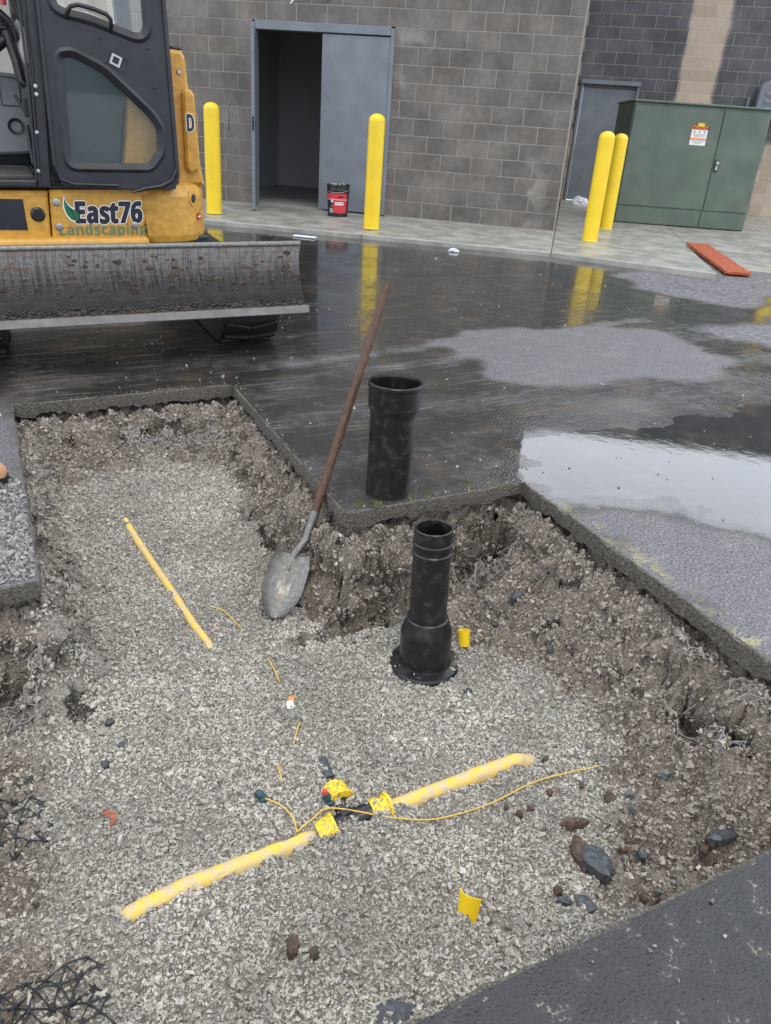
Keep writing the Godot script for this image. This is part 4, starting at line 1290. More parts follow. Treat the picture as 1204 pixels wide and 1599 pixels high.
func dozer_blade(ex: Node) -> void:
	# drip-streaked mud on worn steel: streaks run down the blade
	var px := 1024; var py := 256
	var a := pic(601, 0.045, px, 1, 3); var b := pic(602, 0.02, px, py, 5); var c := pic(603, 0.1, px, py, 3)
	var al := PackedByteArray(); al.resize(px * py * 3)
	var he := PackedByteArray(); he.resize(px * py)
	var f := FastNoiseLite.new(); f.seed = 604; f.frequency = 0.11
	var k := 0
	for y in py:
		var d := float(y) / py
		for x in px:
			var st := 0.5 + 0.5 * f.get_noise_2d(x * 1.3 + 1.5 * sin(y * 0.03), y * 0.035)
			var m: float = b[k] / 255.0; var g: float = c[k] / 255.0
			var cake := smoothstep(0.60, 0.70, m + 0.10 * (g - 0.5)) * (1.0 - smoothstep(0.60, 0.72, d))
			var run := smoothstep(0.48, 0.66, st) * (1.0 - smoothstep(0.55 + 0.35 * (m - 0.5), 0.72, d))
			var t := 0.43 - 0.12 * run + 0.07 * (g - 0.5) + 0.10 * (m - 0.5)
			t = lerpf(t, 0.42 + 0.10 * (m - 0.5) + 0.05 * (g - 0.5), smoothstep(0.6, 0.85, d))
			var col := Color(t, t * 0.965, t * 0.94).lerp(Color(0.36, 0.31, 0.275) * (0.8 + 0.4 * g), cake * 0.85)
			al[k * 3] = int(clampf(col.r, 0, 1) * 255.0); al[k * 3 + 1] = int(clampf(col.g, 0, 1) * 255.0); al[k * 3 + 2] = int(clampf(col.b, 0, 1) * 255.0)
			he[k] = int(clampf(0.3 + 0.35 * cake * (0.5 + 0.5 * g) + 0.06 * run + 0.1 * (g - 0.5), 0, 1) * 255.0)
			k += 1
	var m := mat("muddy_blade", Color(1, 1, 1), 0.5)
	m.albedo_texture = ImageTexture.create_from_image(Image.create_from_data(px, py, false, Image.FORMAT_RGB8, al))
	m.heightmap_enabled = true; m.heightmap_scale = 0.5
	m.heightmap_texture = ImageTexture.create_from_image(Image.create_from_data(px, py, false, Image.FORMAT_L8, he))
	m.metallic = 0.1
	var uL := -1.47; var uR := 0.585
	var prof := []
	for q in 13:
		var t := q / 12.0
		prof.append(V(2.09 + 0.07 * sin(PI * (0.15 + t * 0.8)) - 0.11 * t * t, 0.645 - 0.36 * t))
	var mb := MB.new()
	var n := prof.size()
	for q in n - 1:
		var p0: Vector2 = prof[q]; var p1: Vector2 = prof[q + 1]
		var e := p1 - p0
		var nn := Vector3(0, e.x, 0) + Vector3(0, 0, 1) * absf(e.y)
		nn = nn.normalized()
		mb.quad(E(uL, p0.y, p0.x), E(uR, p0.y, p0.x), E(uR, p1.y, p1.x), E(uL, p1.y, p1.x), nn, V(0, q / 12.0), V(1, q / 12.0), V(1, (q + 1) / 12.0), V(0, (q + 1) / 12.0))
		mb.quad(E(uL, p0.y, p0.x + 0.025), E(uR, p0.y, p0.x + 0.025), E(uR, p1.y, p1.x + 0.025), E(uL, p1.y, p1.x + 0.025), -nn, V(0, q / 12.0), V(1, q / 12.0), V(1, (q + 1) / 12.0), V(0, (q + 1) / 12.0))
		mb.quad(E(uR, p0.y, p0.x), E(uR, p1.y, p1.x), E(uR, p1.y, p1.x + 0.025), E(uR, p0.y, p0.x + 0.025), Vector3.RIGHT)
	var bl := obj("dozer_blade", mb.mesh(), m, ex)
	bl.set_meta("label", "dozer blade with dried mud runs down its face")
	mb = MB.new()
	mb.tube([E(uL, 0.652, prof[0].x + 0.012), E(uR, 0.652, prof[0].x + 0.012)], 0.017, 12)
	obj("top_rail", mb.mesh(), M.shovel_steel, bl)
	mb = MB.new()
	var vb: float = prof[n - 1].x
	mb.box(Transform3D(Basis(Vector3.RIGHT, -0.35), E((uL + uR) / 2, 0.293, vb + 0.0)), Vector3(uR - uL + 0.02, 0.046, 0.016), 0.003)
	var ce := mat("worn_edge", lin(0.19, 0.183, 0.175), 0.5, 0.2)
	weathered(ce, M.coarse, 3.0)
	obj("cutting_edge", mb.mesh(), ce, bl)
	# caked mud lying on the curve, leaf stuck to it
	mb = MB.new()
	for q in 220:
		var uu := rng.randf_range(uL, uR - 0.02)
		var t := rng.randf_range(0.86, 0.98) if rng.randf() < 0.65 else rng.randf_range(0.1, 0.6)
		if t < 0.6 and absf(uu + 0.35) > 0.4 and absf(uu - 0.42) > 0.14: continue
		var kk := int(t * 12.0)
		var p: Vector2 = prof[kk].lerp(prof[mini(kk + 1, 12)], t * 12.0 - kk)
		var r := rng.randf_range(0.005, 0.015)
		mb.lathe([V(0.0, r * 0.5), V(r * 0.6, r * 0.4), V(r, 0.0), V(r * 1.1, -r * 0.4)], 7, Transform3D(Basis(Vector3.RIGHT, PI / 2 + rng.randf_range(-0.5, 0.3)).scaled(Vector3(rng.randf_range(0.8, 2.0), rng.randf_range(0.6, 1.0), 1)), E(uu, p.y, p.x)), 0, TAU, false)
	var mud := mat("caked_mud", lin(0.115, 0.09, 0.073), 0.85)
	weathered(mud, M.fine, 8.0, M.grit, 0.4)
	stuff(obj("mud", mb.mesh(), mud, bl))

func logo(panel: Node, z: float) -> void:
	var xf := func(u: float, h: float, dz: float, turn := 0.0) -> Transform3D:
		return Transform3D(Basis(Vector3(0, 0, 1), turn), Vector3(u - EU, h, z + dz))
	# white halo, dark letters
	text("East76", 0.118, M.decal_white, panel, xf.call(-0.412, 0.737, 0.0), 0.001, 0.0095, 0.06, 0.78)
	text("East76", 0.118, M.decal_black, panel, xf.call(-0.412, 0.737, 0.0016), 0.001, 0.0045, 0.06, 0.78)
	text("Landscaping", 0.064, M.decal_pale_green, panel, xf.call(-0.452, 0.640, 0.0012), 0.0008, 0.0, 0.0, 0.98)
	var halo := [V(-0.655, 0.835), V(-0.665, 0.80), V(-0.668, 0.76), V(-0.655, 0.72), V(-0.632, 0.692), V(-0.60, 0.682), V(-0.58, 0.70), V(-0.578, 0.73), V(-0.595, 0.755), V(-0.625, 0.775), V(-0.645, 0.80)]
	var leaf := [V(-0.654, 0.822), V(-0.660, 0.795), V(-0.661, 0.762), V(-0.650, 0.726), V(-0.629, 0.699), V(-0.602, 0.69), V(-0.587, 0.704), V(-0.585, 0.728), V(-0.600, 0.749), V(-0.630, 0.770), V(-0.648, 0.795)]
	for q in [[halo, M.decal_white, 0.0, 0.001], [leaf, M.decal_green, 0.0012, 0.0022]]:
		var o := []
		for p in q[0]: o.append(E2(p))
		var mb := MB.new(); mb.prism(o, z + q[2], z + q[3])
		obj("leaf_emblem", mb.mesh(), q[1], panel)
	var mb2 := MB.new()
	var vein := []
	for p in [V(-0.637, 0.765), V(-0.622, 0.745), V(-0.611, 0.722), V(-0.606, 0.694)]:
		var e := E2(p); vein.append(Vector3(e.x, e.y, z + 0.0024))
	mb2.tube(vein, 0.0022, 5)
	obj("leaf_vein", mb2.mesh(), M.decal_black, panel)

func counterweight(ex: Node) -> void:
	var plan := [V(-0.185, 2.785), V(-0.05, 2.785), V(0.05, 2.81), V(0.13, 2.86), V(0.20, 2.95), V(0.245, 3.08), V(0.265, 3.25), V(0.27, 3.5), V(0.27, 3.9), V(0.2, 4.25), V(0.0, 4.5), V(-0.3, 4.58), V(-0.3, 3.0), V(-0.185, 2.95)]
	var mb := MB.new()
	# plan outline is stacked in rings: h, inset
	var rows := [[0.545, 0.03], [0.56, 0.008], [0.60, 0.0], [0.83, 0.004], [0.865, 0.02], [0.89, 0.05], [0.9, 0.1]]
	var mid := V(0.02, 3.65)
	var prev := []; var last := []
	var m := plan.size()
	for r in rows:
		var ring := []
		for q in plan:
			var p: Vector2 = q
			var dirv: Vector2 = (mid - p).normalized()
			p += dirv * r[1]
			var body_cut := -0.02 * smoothstep(0.6, 0.85, r[0]) if p.x < -0.1 else 0.0
			ring.append(E(p.x + body_cut, r[0], p.y))
		if prev.size():
			for k in m:
				var j := (k + 1) % m
				var e: Vector2 = (plan[j] - plan[k])
				var o := Vector3(plan[k].x + plan[j].x - 2 * mid.x, 0, -(plan[k].y + plan[j].y - 2 * mid.y))
				var nn := Vector3(absf(e.y) * signf(o.x), 0, absf(e.x) * signf(o.z)).normalized()
				var up: float = (r[1] - last[1]) / maxf(1e-4, r[0] - last[0])
				var na := (Vector3(prev[k].x - (mid.x - EU), 0, prev[k].z - (EV - mid.y)).normalized() * 0.35 + nn * 0.65 + Vector3.UP * clampf(up, -2, 2)).normalized()
				var ia := mb.vert(prev[k], vn(plan, k, up)); var ib := mb.vert(prev[j], vn(plan, j, up)); var ic := mb.vert(ring[j], vn(plan, j, up)); var id := mb.vert(ring[k], vn(plan, k, up))
				mb.face(ia, ib, ic); mb.face(ia, ic, id)
		prev = ring; last = r
	var flat := PackedVector2Array()
	for p in prev: flat.append(Vector2(p.x, p.z))
	var tr := Geometry2D.triangulate_polygon(flat)
	for k in range(0, tr.size(), 3): mb.tri(prev[tr[k]], prev[tr[k + 1]], prev[tr[k + 2]], Vector3.UP)
	var cw := obj("counterweight", mb.mesh(), M.machine_yellow, ex)
	# lifting eye recess, small vent and red sticker
	mb = MB.new()
	mb.lathe([V(0.016, -0.02), V(0.018, 0.004), V(0.036, 0.003), V(0.04, -0.004)], 18, Transform3D(Basis(Vector3.UP, 0.72) * Basis(Vector3.RIGHT, PI / 2) * Basis.from_scale(Vector3(1, 1, 1.35)), E(0.125, 0.815, 2.862)))
	obj("lifting_eye", mb.mesh(), M.machine_yellow, cw)
	mb = MB.new()
	mb.lathe([V(0.0, 0.002), V(0.02, 0.002), V(0.021, 0.0)], 14, Transform3D(Basis(Vector3.UP, 0.72) * Basis(Vector3.RIGHT, PI / 2) * Basis.from_scale(Vector3(1, 1, 1.3)), E(0.127, 0.815, 2.8565)))
	obj("eye_hole", mb.mesh(), M.black_plastic, cw)
	mb = MB.new()
	mb.box(Transform3D(Basis(Vector3.UP, 0.92), E(0.168, 0.70, 2.90)), Vector3(0.05, 0.045, 0.002), 0.0)
	obj("sticker", mb.mesh(), M.red_print, cw)
	mb = MB.new()
	mb.box(Transform3D(Basis(Vector3.UP, 0.92), E(0.169, 0.70, 2.899)), Vector3(0.04, 0.008, 0.003), 0.0)
	obj("sticker_print", mb.mesh(), M.label_white, cw)
	# engine hood rising behind the cab
	mb = MB.new()
	var hood := [V(0.03, 0.88), V(0.235, 0.88), V(0.215, 1.0), V(0.16, 1.46), V(0.15, 1.6), V(0.13, 1.635), V(0.03, 1.64)]
	var o := []
	for q in hood: o.append(E2(q))
	mb.prism(o, EV - 4.45, EV - 2.97, Transform3D(), 0.02)
	var hd := obj("engine_hood", mb.mesh(), M.machine_yellow, ex)
	mb = MB.new()
	o = []
	for q in [V(0.11, 0.985), V(0.14, 0.955), V(0.19, 0.975), V(0.2, 1.02), V(0.185, 1.40), V(0.165, 1.43), V(0.125, 1.43), V(0.112, 1.41)]: o.append(E2(q))
	mb.prism(o, EV - 3.2, EV - 2.925, Transform3D(), 0.014)
	obj("hood_side", mb.mesh(), M.machine_yellow, hd)
	mb = MB.new()
	mb.lathe([V(0.0, 0.012), V(0.009, 0.012), V(0.014, 0.002)], 10, Transform3D(Basis(Vector3.RIGHT, PI / 2), E(0.105, 1.52, 2.967)))
	obj("bolt", mb.mesh(), M.steel, hd)
	mb = MB.new()
	mb.bx(E(0.1, 1.645, 3.02), Vector3(0.07, 0.025, 0.06), 0.01)
	obj("hood_catch", mb.mesh(), M.black_plastic, hd)
	# letters at the edge of the rear lettering
	for q in [[M.decal_white, 0.006, 0.0], [M.decal_black, 0.0015, 0.0016]]:
		text("D", 0.095, q[0], hd, Transform3D(Basis(), E(0.148, 1.245, 2.924 - q[2])), 0.001, q[1], 0.0, 0.6)
		text("EERE", 0.095, q[0], hd, Transform3D(Basis(Vector3.UP, PI / 2), E(0.197 + q[2], 1.245, 3.065)), 0.001, q[1], 0.0, 0.9)
	mb = MB.new()
	mb.bx(E(0.052, 1.16, 2.964), Vector3(0.03, 0.2, 0.003), 0.0)
	var stk := obj("sticker", mb.mesh(), M.label_white, hd)
	mb = MB.new()
	mb.bx(E(0.052, 1.09, 2.961), Vector3(0.026, 0.05, 0.003), 0.0)
	obj("sticker_print", mb.mesh(), M.decal_black, stk)

func vn(plan: Array, k: int, up: float) -> Vector3:
	var m := plan.size()
	var e: Vector2 = (plan[(k + 1) % m] - plan[(k - 1 + m) % m]).normalized()
	var nn := Vector3(e.y, 0, e.x)   # plan (u, v) -> local (x, -z)
	if nn.dot(Vector3(plan[k].x - 0.02, 0, -(plan[k].y - 3.65))) < 0: nn = -nn
	return (nn + Vector3.UP * clampf(up, -1.5, 3.0)).normalized()

func resample(poly: Array, count: int) -> Array:
	var total := 0.0
	var n := poly.size()
	for k in n: total += poly[k].distance_to(poly[(k + 1) % n])
	var out := []
	for c in count:
		var want := total * c / count
		for k in n:
			var l: float = poly[k].distance_to(poly[(k + 1) % n])
			if want <= l:
				out.append(poly[k].lerp(poly[(k + 1) % n], want / l)); break
			want -= l
	return out

func rounded(poly: Array, r: float) -> Array:
	# corners cut with a short arc
	var out := []
	var n := poly.size()
	for k in n:
		var p: Vector2 = poly[k]
		var a: Vector2 = poly[(k - 1 + n) % n]; var b: Vector2 = poly[(k + 1) % n]
		var ra := minf(r, p.distance_to(a) * 0.45); var rb := minf(r, p.distance_to(b) * 0.45)
		var s := p + (a - p).normalized() * ra; var e := p + (b - p).normalized() * rb
		for j in 5:
			var t := j / 4.0
			out.append(s.lerp(p, t).lerp(p.lerp(e, t), t))
	return out

func cab(ex: Node) -> void:
	var ee := func(list: Array) -> Array:
		var o := []
		for q in list: o.append(E2(q))
		return o
	# door swung back flat against the cab side, outside skin towards us
	var zd := EV - 2.72
	var outer: Array = rounded(ee.call([V(-0.655, 2.42), V(-0.69, 1.0), V(-0.665, 0.905), V(-0.6, 0.888), V(-0.03, 0.878), V(0.012, 0.92), V(-0.008, 1.45), V(-0.03, 2.42)]), 0.05)
	var up_win: Array = rounded(ee.call([V(-0.59, 2.33), V(-0.6, 1.79), V(-0.56, 1.76), V(-0.42, 1.742), V(-0.165, 1.668), V(-0.112, 1.70), V(-0.118, 2.33)]), 0.05)
	var low_win: Array = rounded(ee.call([V(-0.60, 1.56), V(-0.615, 1.03), V(-0.59, 1.0), V(-0.151, 1.003), V(-0.082, 1.09), V(-0.076, 1.215), V(-0.12, 1.285), V(-0.22, 1.376), V(-0.37, 1.506), V(-0.53, 1.575)]), 0.03)
	var mb := MB.new()
	# skin with two openings, cut along the belt line: each half is a ring
	var upper: Array = ee.call([V(-0.655, 2.42), V(-0.672, 1.66), V(-0.45, 1.63), V(-0.2, 1.56), V(-0.013, 1.60), V(-0.03, 2.42)])
	var lower: Array = ee.call([V(-0.672, 1.66), V(-0.69, 1.0), V(-0.665, 0.905), V(-0.6, 0.888), V(-0.03, 0.878), V(0.012, 0.92), V(-0.013, 1.60), V(-0.2, 1.56), V(-0.45, 1.63)])
	skin(mb, upper, up_win, zd - 0.03, zd)
	skin(mb, lower, low_win, zd - 0.03, zd)
	var door := obj("cab_door", mb.mesh(), M.cab_black, ex)
	door.set_meta("label", "black cab door folded back flat against the cab side")
	# raised rims round the windows
	for q in [up_win, low_win]:
		mb = MB.new()
		var inner := grown(q, -0.022); var mid := grown(q, 0.012); var out2 := grown(q, 0.03)
		ring_skin(mb, mid, q, zd + 0.001, zd + 0.012, zd + 0.006)
		ring_skin(mb, out2, mid, zd + 0.0005, zd + 0.002, zd + 0.012)
		ring_skin(mb, q, inner, zd - 0.012, zd + 0.006, zd - 0.006)
		obj("window_rim", mb.mesh(), M.cab_black, door)
		mb = MB.new()
		mb.prism(grown(q, -0.004), zd - 0.018, zd - 0.013)
		obj("pane", mb.mesh(), M.cab_glass, door)
	# edge bead along the hinge side and the lower lip
	mb = MB.new()
	var bead := []
	for q in [V(-0.662, 2.3), V(-0.675, 1.6), V(-0.692, 1.02), V(-0.668, 0.93), V(-0.6, 0.905), V(-0.35, 0.9)]:
		var e := E2(q); bead.append(Vector3(e.x, e.y, zd + 0.006))
	mb.tube(bead, 0.011, 8)
	var lip := []
	for q in [V(-0.27, 0.865), V(-0.2, 0.885), V(-0.1, 0.90), V(-0.03, 0.935), V(0.0, 1.0)]:
		var e := E2(q); lip.append(Vector3(e.x, e.y, zd + 0.008))
	mb.tube(lip, [0.006, 0.012, 0.014, 0.014, 0.01], 8)
	var edge2 := []
	for q in [V(0.006, 0.95), V(-0.004, 1.45), V(-0.024, 2.3)]:
		var e := E2(q); edge2.append(Vector3(e.x, e.y, zd + 0.002))
	mb.tube(edge2, 0.014, 8)
	obj("door_seal", mb.mesh(), M.cab_black, door)
	# grab bar
	mb = MB.new()
	var bar := []
	for q in [[V(-0.535, 1.735), 0.0], [V(-0.532, 1.755), 0.03], [V(-0.515, 1.785), 0.045], [V(-0.476, 1.797), 0.05], [V(-0.40, 1.785), 0.05], [V(-0.335, 1.766), 0.05], [V(-0.312, 1.745), 0.045], [V(-0.311, 1.715), 0.03], [V(-0.313, 1.69), 0.0]]:
		var e := E2(q[0]); bar.append(Vector3(e.x, e.y, zd + q[1]))
	mb.tube(bar, 0.011, 8)
	obj("grab_bar", mb.mesh(), M.cab_black, door)
	# latch
	mb = MB.new()
	var lx := Transform3D(Basis(Vector3(0, 0, 1), -0.42), Vector3(-0.285 - EU, 1.545, zd))
	mb.ring([V(-0.055, -0.035), V(0.055, -0.035), V(0.055, 0.035), V(-0.055, 0.035)], [V(-0.047, -0.028), V(0.047, -0.028), V(0.047, 0.028), V(-0.047, 0.028)], 0.0, 0.006, lx)
	var lt := obj("latch", mb.mesh(), M.cab_black, door)
	mb = MB.new()
	mb.ring([V(-0.045, -0.027), V(0.012, -0.027), V(0.012, 0.027), V(-0.045, 0.027)], [V(-0.034, -0.017), V(0.001, -0.017), V(0.001, 0.017), V(-0.034, 0.017)], 0.001, 0.01, lx)
	obj("latch_handle", mb.mesh(), M.steel, lt)
	for q in [V(-0.37, 1.655), V(-0.12, 1.625), V(-0.36, 1.54), V(-0.095, 1.43)]:
		mb = MB.new()
		mb.lathe([V(0.0, 0.005), V(0.008, 0.004), V(0.011, 0.0)], 10, Transform3D(Basis(Vector3.RIGHT, PI / 2), Vector3(q.x - EU, q.y, zd)))
		obj("screw", mb.mesh(), M.cab_black, door)
	# cab frame
	var frame := MB.new()
	frame.prism(ee.call([V(-0.728, 2.45), V(-0.735, 1.5), V(-0.79, 0.88), V(-0.72, 0.88), V(-0.675, 1.5), V(-0.655, 2.45)]), zd - 0.16, zd - 0.035, Transform3D(), 0.008)
	for q in [-0.765, -0.748]:
		frame.tube([E(q + 0.01, 2.4, 2.75), E(q, 1.5, 2.75), E(q - 0.03, 0.92, 2.75)], 0.008, 6)
	frame.prism(ee.call([V(-1.85, 0.88), V(-0.79, 0.88), V(-0.79, 0.918), V(-1.85, 0.91)]), zd - 0.25, zd - 0.04, Transform3D(), 0.008)
	frame.prism(ee.call([V(-1.95, 0.88), V(-1.85, 0.88), V(-1.7, 2.45), V(-1.8, 2.45)]), zd - 0.12, zd - 0.03, Transform3D(), 0.008)
	frame.prism(ee.call([V(-1.95, 0.88), V(-1.85, 0.88), V(-1.7, 2.45), V(-1.8, 2.45)]), zd - 1.1, zd - 1.0, Transform3D(), 0.008)
	frame.prism(ee.call([V(-0.1, 0.88), V(0.0, 0.88), V(-0.03, 2.45), V(-0.12, 2.45)]), zd - 1.1, zd - 1.0, Transform3D(), 0.008)
	frame.prism(ee.call([V(-0.75, 0.88), V(-0.66, 0.88), V(-0.66, 2.45), V(-0.75, 2.45)]), zd - 1.1, zd - 1.0, Transform3D(), 0.008)
	frame.prism(ee.call([V(-0.06, 0.88), V(0.0, 0.88), V(-0.02, 2.45), V(-0.08, 2.45)]), zd - 0.14, zd - 0.035, Transform3D(), 0.008)
	frame.bx(E(-0.95, 2.48, 3.27), Vector3(1.95, 0.08, 1.2), 0.03)
	frame.bx(E(-1.35, 0.9, 3.3), Vector3(1.2, 0.03, 1.0), 0.01)
	frame.bx(E(-1.3, 1.06, 3.8), Vector3(1.1, 0.32, 0.05), 0.01)
	var cf := obj("cab_frame", frame.mesh(), M.cab_black, ex)
	mb = MB.new()
	for q in [[V(-0.78, 0.97), 0], [V(-0.735, 1.36), 0], [V(-0.735, 1.40), 0], [V(-0.76, 1.17), 0]]:
		mb.lathe([V(0.0, 0.012), V(0.01, 0.011), V(0.013, 0.0)], 10, Transform3D(Basis(Vector3.RIGHT, PI / 2), E(q[0].x, q[0].y, 2.752)))
	obj("bolt", mb.mesh(), M.steel, cf)
	# cab rear: engine cover seen through the folded door's lower pane
	mb = MB.new()
	mb.prism(ee.call([V(-0.30, 0.9), V(0.0, 0.9), V(-0.03, 1.62), V(-0.18, 1.62)]), zd - 0.9, zd - 0.12, Transform3D(), 0.01)
	obj("engine_cover", mb.mesh(), M.machine_yellow, ex)
	mb = MB.new()
	mb.prism(ee.call([V(-0.66, 0.9), V(-0.31, 0.9), V(-0.19, 1.62), V(-0.66, 1.62)]), zd - 0.9, zd - 0.2, Transform3D(), 0.01)
	obj("cab_rear_wall", mb.mesh(), M.cab_black, ex)
	# panes of the far side and the back
	mb = MB.new()
	mb.bx(E(-0.38, 2.0, 3.78), Vector3(0.6, 0.7, 0.006), 0.0)
	obj("pane", mb.mesh(), M.cab_glass, ex)
	# interior
	mb = MB.new()
	mb.prism(rounded(ee.call([V(-1.3, 0.99), V(-0.755, 1.02), V(-0.72, 1.45), V(-0.93, 1.46), V(-1.3, 1.2)]), 0.05), zd - 0.68, zd - 0.56, Transform3D(), 0.015)
	var con := obj("side_console", mb.mesh(), M.cab_grey, ex)
	mb = MB.new()
	mb.lathe([V(0.0, -0.03), V(0.028, -0.02), V(0.032, 0.012), V(0.042, 0.014), V(0.047, 0.0)], 18, Transform3D(Basis(Vector3.RIGHT, PI / 2), Vector3(-0.838 - EU, 1.17, zd - 0.56)))
	obj("air_outlet", mb.mesh(), M.black_plastic, con)
	mb = MB.new()
	mb.ring([V(-0.9, 1.28), V(-0.79, 1.28), V(-0.78, 1.43), V(-0.9, 1.44)].map(func(q): return E2(q)), [V(-0.895, 1.285), V(-0.795, 1.285), V(-0.786, 1.425), V(-0.895, 1.435)].map(func(q): return E2(q)), zd - 0.56, zd - 0.554)
	obj("hatch", mb.mesh(), M.black_plastic, con)
	# seat back
	mb = MB.new()
	var prof := []
	for k in 11:
		var t := k / 10.0
		prof.append(V(0.20 * pow(sin(PI * clampf(t * 0.94 + 0.03, 0, 1)), 0.6), -0.19 + 0.38 * t))
	mb.lathe(prof, 24, Transform3D(Basis(Vector3(0, 0, 1), 0.22) * Basis.from_scale(Vector3(0.55, 1.0, 1.25)), E(-0.69, 1.55, 3.15)), 0, TAU, true)
	var seat := obj("seat_back", mb.mesh(), M.seat_grey, ex)
	mb = MB.new()
	mb.bx(E(-0.71, 1.50, 2.91), Vector3(0.09, 0.022, 0.012), 0.003)
	obj("strap", mb.mesh(), M.black_plastic, seat)
	mb = MB.new()
	mb.tube([E(-0.83, 1.66, 3.0), E(-0.80, 1.52, 2.98), E(-0.79, 1.42, 2.96), E(-0.765, 1.40, 2.96)], 0.028, 10)
	mb.tube([E(-1.05, 1.52, 3.05), E(-0.93, 1.55, 3.02), E(-0.84, 1.62, 3.0)], 0.03, 8)
	obj("armrest", mb.mesh(), M.black_plastic, ex)
	mb = MB.new()
	mb.tube([E(-1.0, 1.78, 3.0), E(-0.87, 1.76, 3.0), E(-0.80, 1.70, 3.0), E(-0.78, 1.62, 3.0)], 0.022, 8)
	mb.tube([E(-1.1, 1.67, 3.1), E(-0.8, 1.68, 3.1)], 0.045, 8)
	mb.tube([E(-0.79, 1.90, 2.95), E(-0.775, 1.75, 2.95), E(-0.74, 1.70, 2.93), E(-0.66, 1.69, 2.92)], 0.014, 8)
	obj("control_lever", mb.mesh(), M.black_plastic, ex)
	mb = MB.new()
	mb.tube([E(-0.818, 1.95, 2.96), E(-0.826, 1.78, 2.96)], 0.016, 8)
	obj("red_grip", mb.mesh(), M.red_print, ex)
	mb = MB.new()
	mb.tube([E(-0.84, 1.35, 2.88), E(-0.80, 1.27, 2.86), E(-0.745, 1.27, 2.84)], 0.009, 8)
	mb.tube([E(-0.80, 1.20, 2.86), E(-0.795, 1.0, 2.83)], 0.012, 8)
	mb.bx(E(-0.78, 1.29, 2.86), Vector3(0.05, 0.1, 0.03), 0.005)
	obj("safety_lever", mb.mesh(), M.cab_black, ex)
	# mud-smeared floor mat
	mb = MB.new()
	mb.bx(E(-1.2, 0.925, 3.15), Vector3(0.8, 0.02, 0.6), 0.004)
	var ft := mat("mud_mat", lin(0.10, 0.095, 0.085), 0.8)
	weathered(ft, M.coarse, 4.0, M.grit, 0.3)
	obj("floor_mat", mb.mesh(), ft, ex)

func grown(poly: Array, by: float) -> Array:
	var n := poly.size()
	var cw := Geometry2D.is_polygon_clockwise(PackedVector2Array(poly))
	var out := []
	for k in n:
		var e: Vector2 = (poly[(k + 1) % n] - poly[(k - 1 + n) % n]).normalized()
		var o := Vector2(e.y, -e.x) if not cw else Vector2(-e.y, e.x)
		out.append(poly[k] + o * by)
	return out
func ring_skin(mb: MB, outer: Array, inner: Array, z0: float, zo: float, zi: float) -> void:
	# sloping band between two outlines, front face only plus the outer wall
	var n := outer.size()
	for k in n:
		var j := (k + 1) % n
		var a: Vector2 = outer[k]; var b: Vector2 = outer[j]; var c: Vector2 = inner[j]; var d: Vector2 = inner[k]
		mb.fq(Vector3(a.x, a.y, zo), Vector3(b.x, b.y, zo), Vector3(c.x, c.y, zi), Vector3(d.x, d.y, zi), Vector3(0, 0, 1))
		var o := (a + b) * 0.5 - (c + d) * 0.5
		mb.fq(Vector3(a.x, a.y, z0), Vector3(b.x, b.y, z0), Vector3(b.x, b.y, zo), Vector3(a.x, a.y, zo), Vector3(o.x, o.y, 0.01))
func skin(mb: MB, outer: Array, hole: Array, z0: float, z1: float) -> void:
	# plate with one opening: outline and opening walked round together by angle
	var cen := Vector2.ZERO
	for q in hole: cen += q
	cen /= hole.size()
	var rays := []
	for list in [outer, hole]:
		for q in list: rays.append((q - cen).angle())
	rays.sort()
	var oo := []; var ii := []
	for a in rays:
		var dir := Vector2(cos(a), sin(a))
		oo.append(hit(outer, cen, dir)); ii.append(hit(hole, cen, dir))
	mb.ring(oo, ii, z0, z1)
func hit(poly: Array, from: Vector2, dir: Vector2) -> Vector2:
	var best := from; var far := -1.0
	for k in poly.size():
		var r = Geometry2D.segment_intersects_segment(from, from + dir * 10.0, poly[k], poly[(k + 1) % poly.size()])
		if r != null:
			var d: float = from.distance_to(r)
			if far < 0 or d < far: far = d; best = r
	if far < 0:
		var bd := 1e9
		for q in poly:
			var dd := absf(wrapf((q - from).angle() - dir.angle(), -PI, PI))
			if dd < bd: bd = dd; best = q
	return best

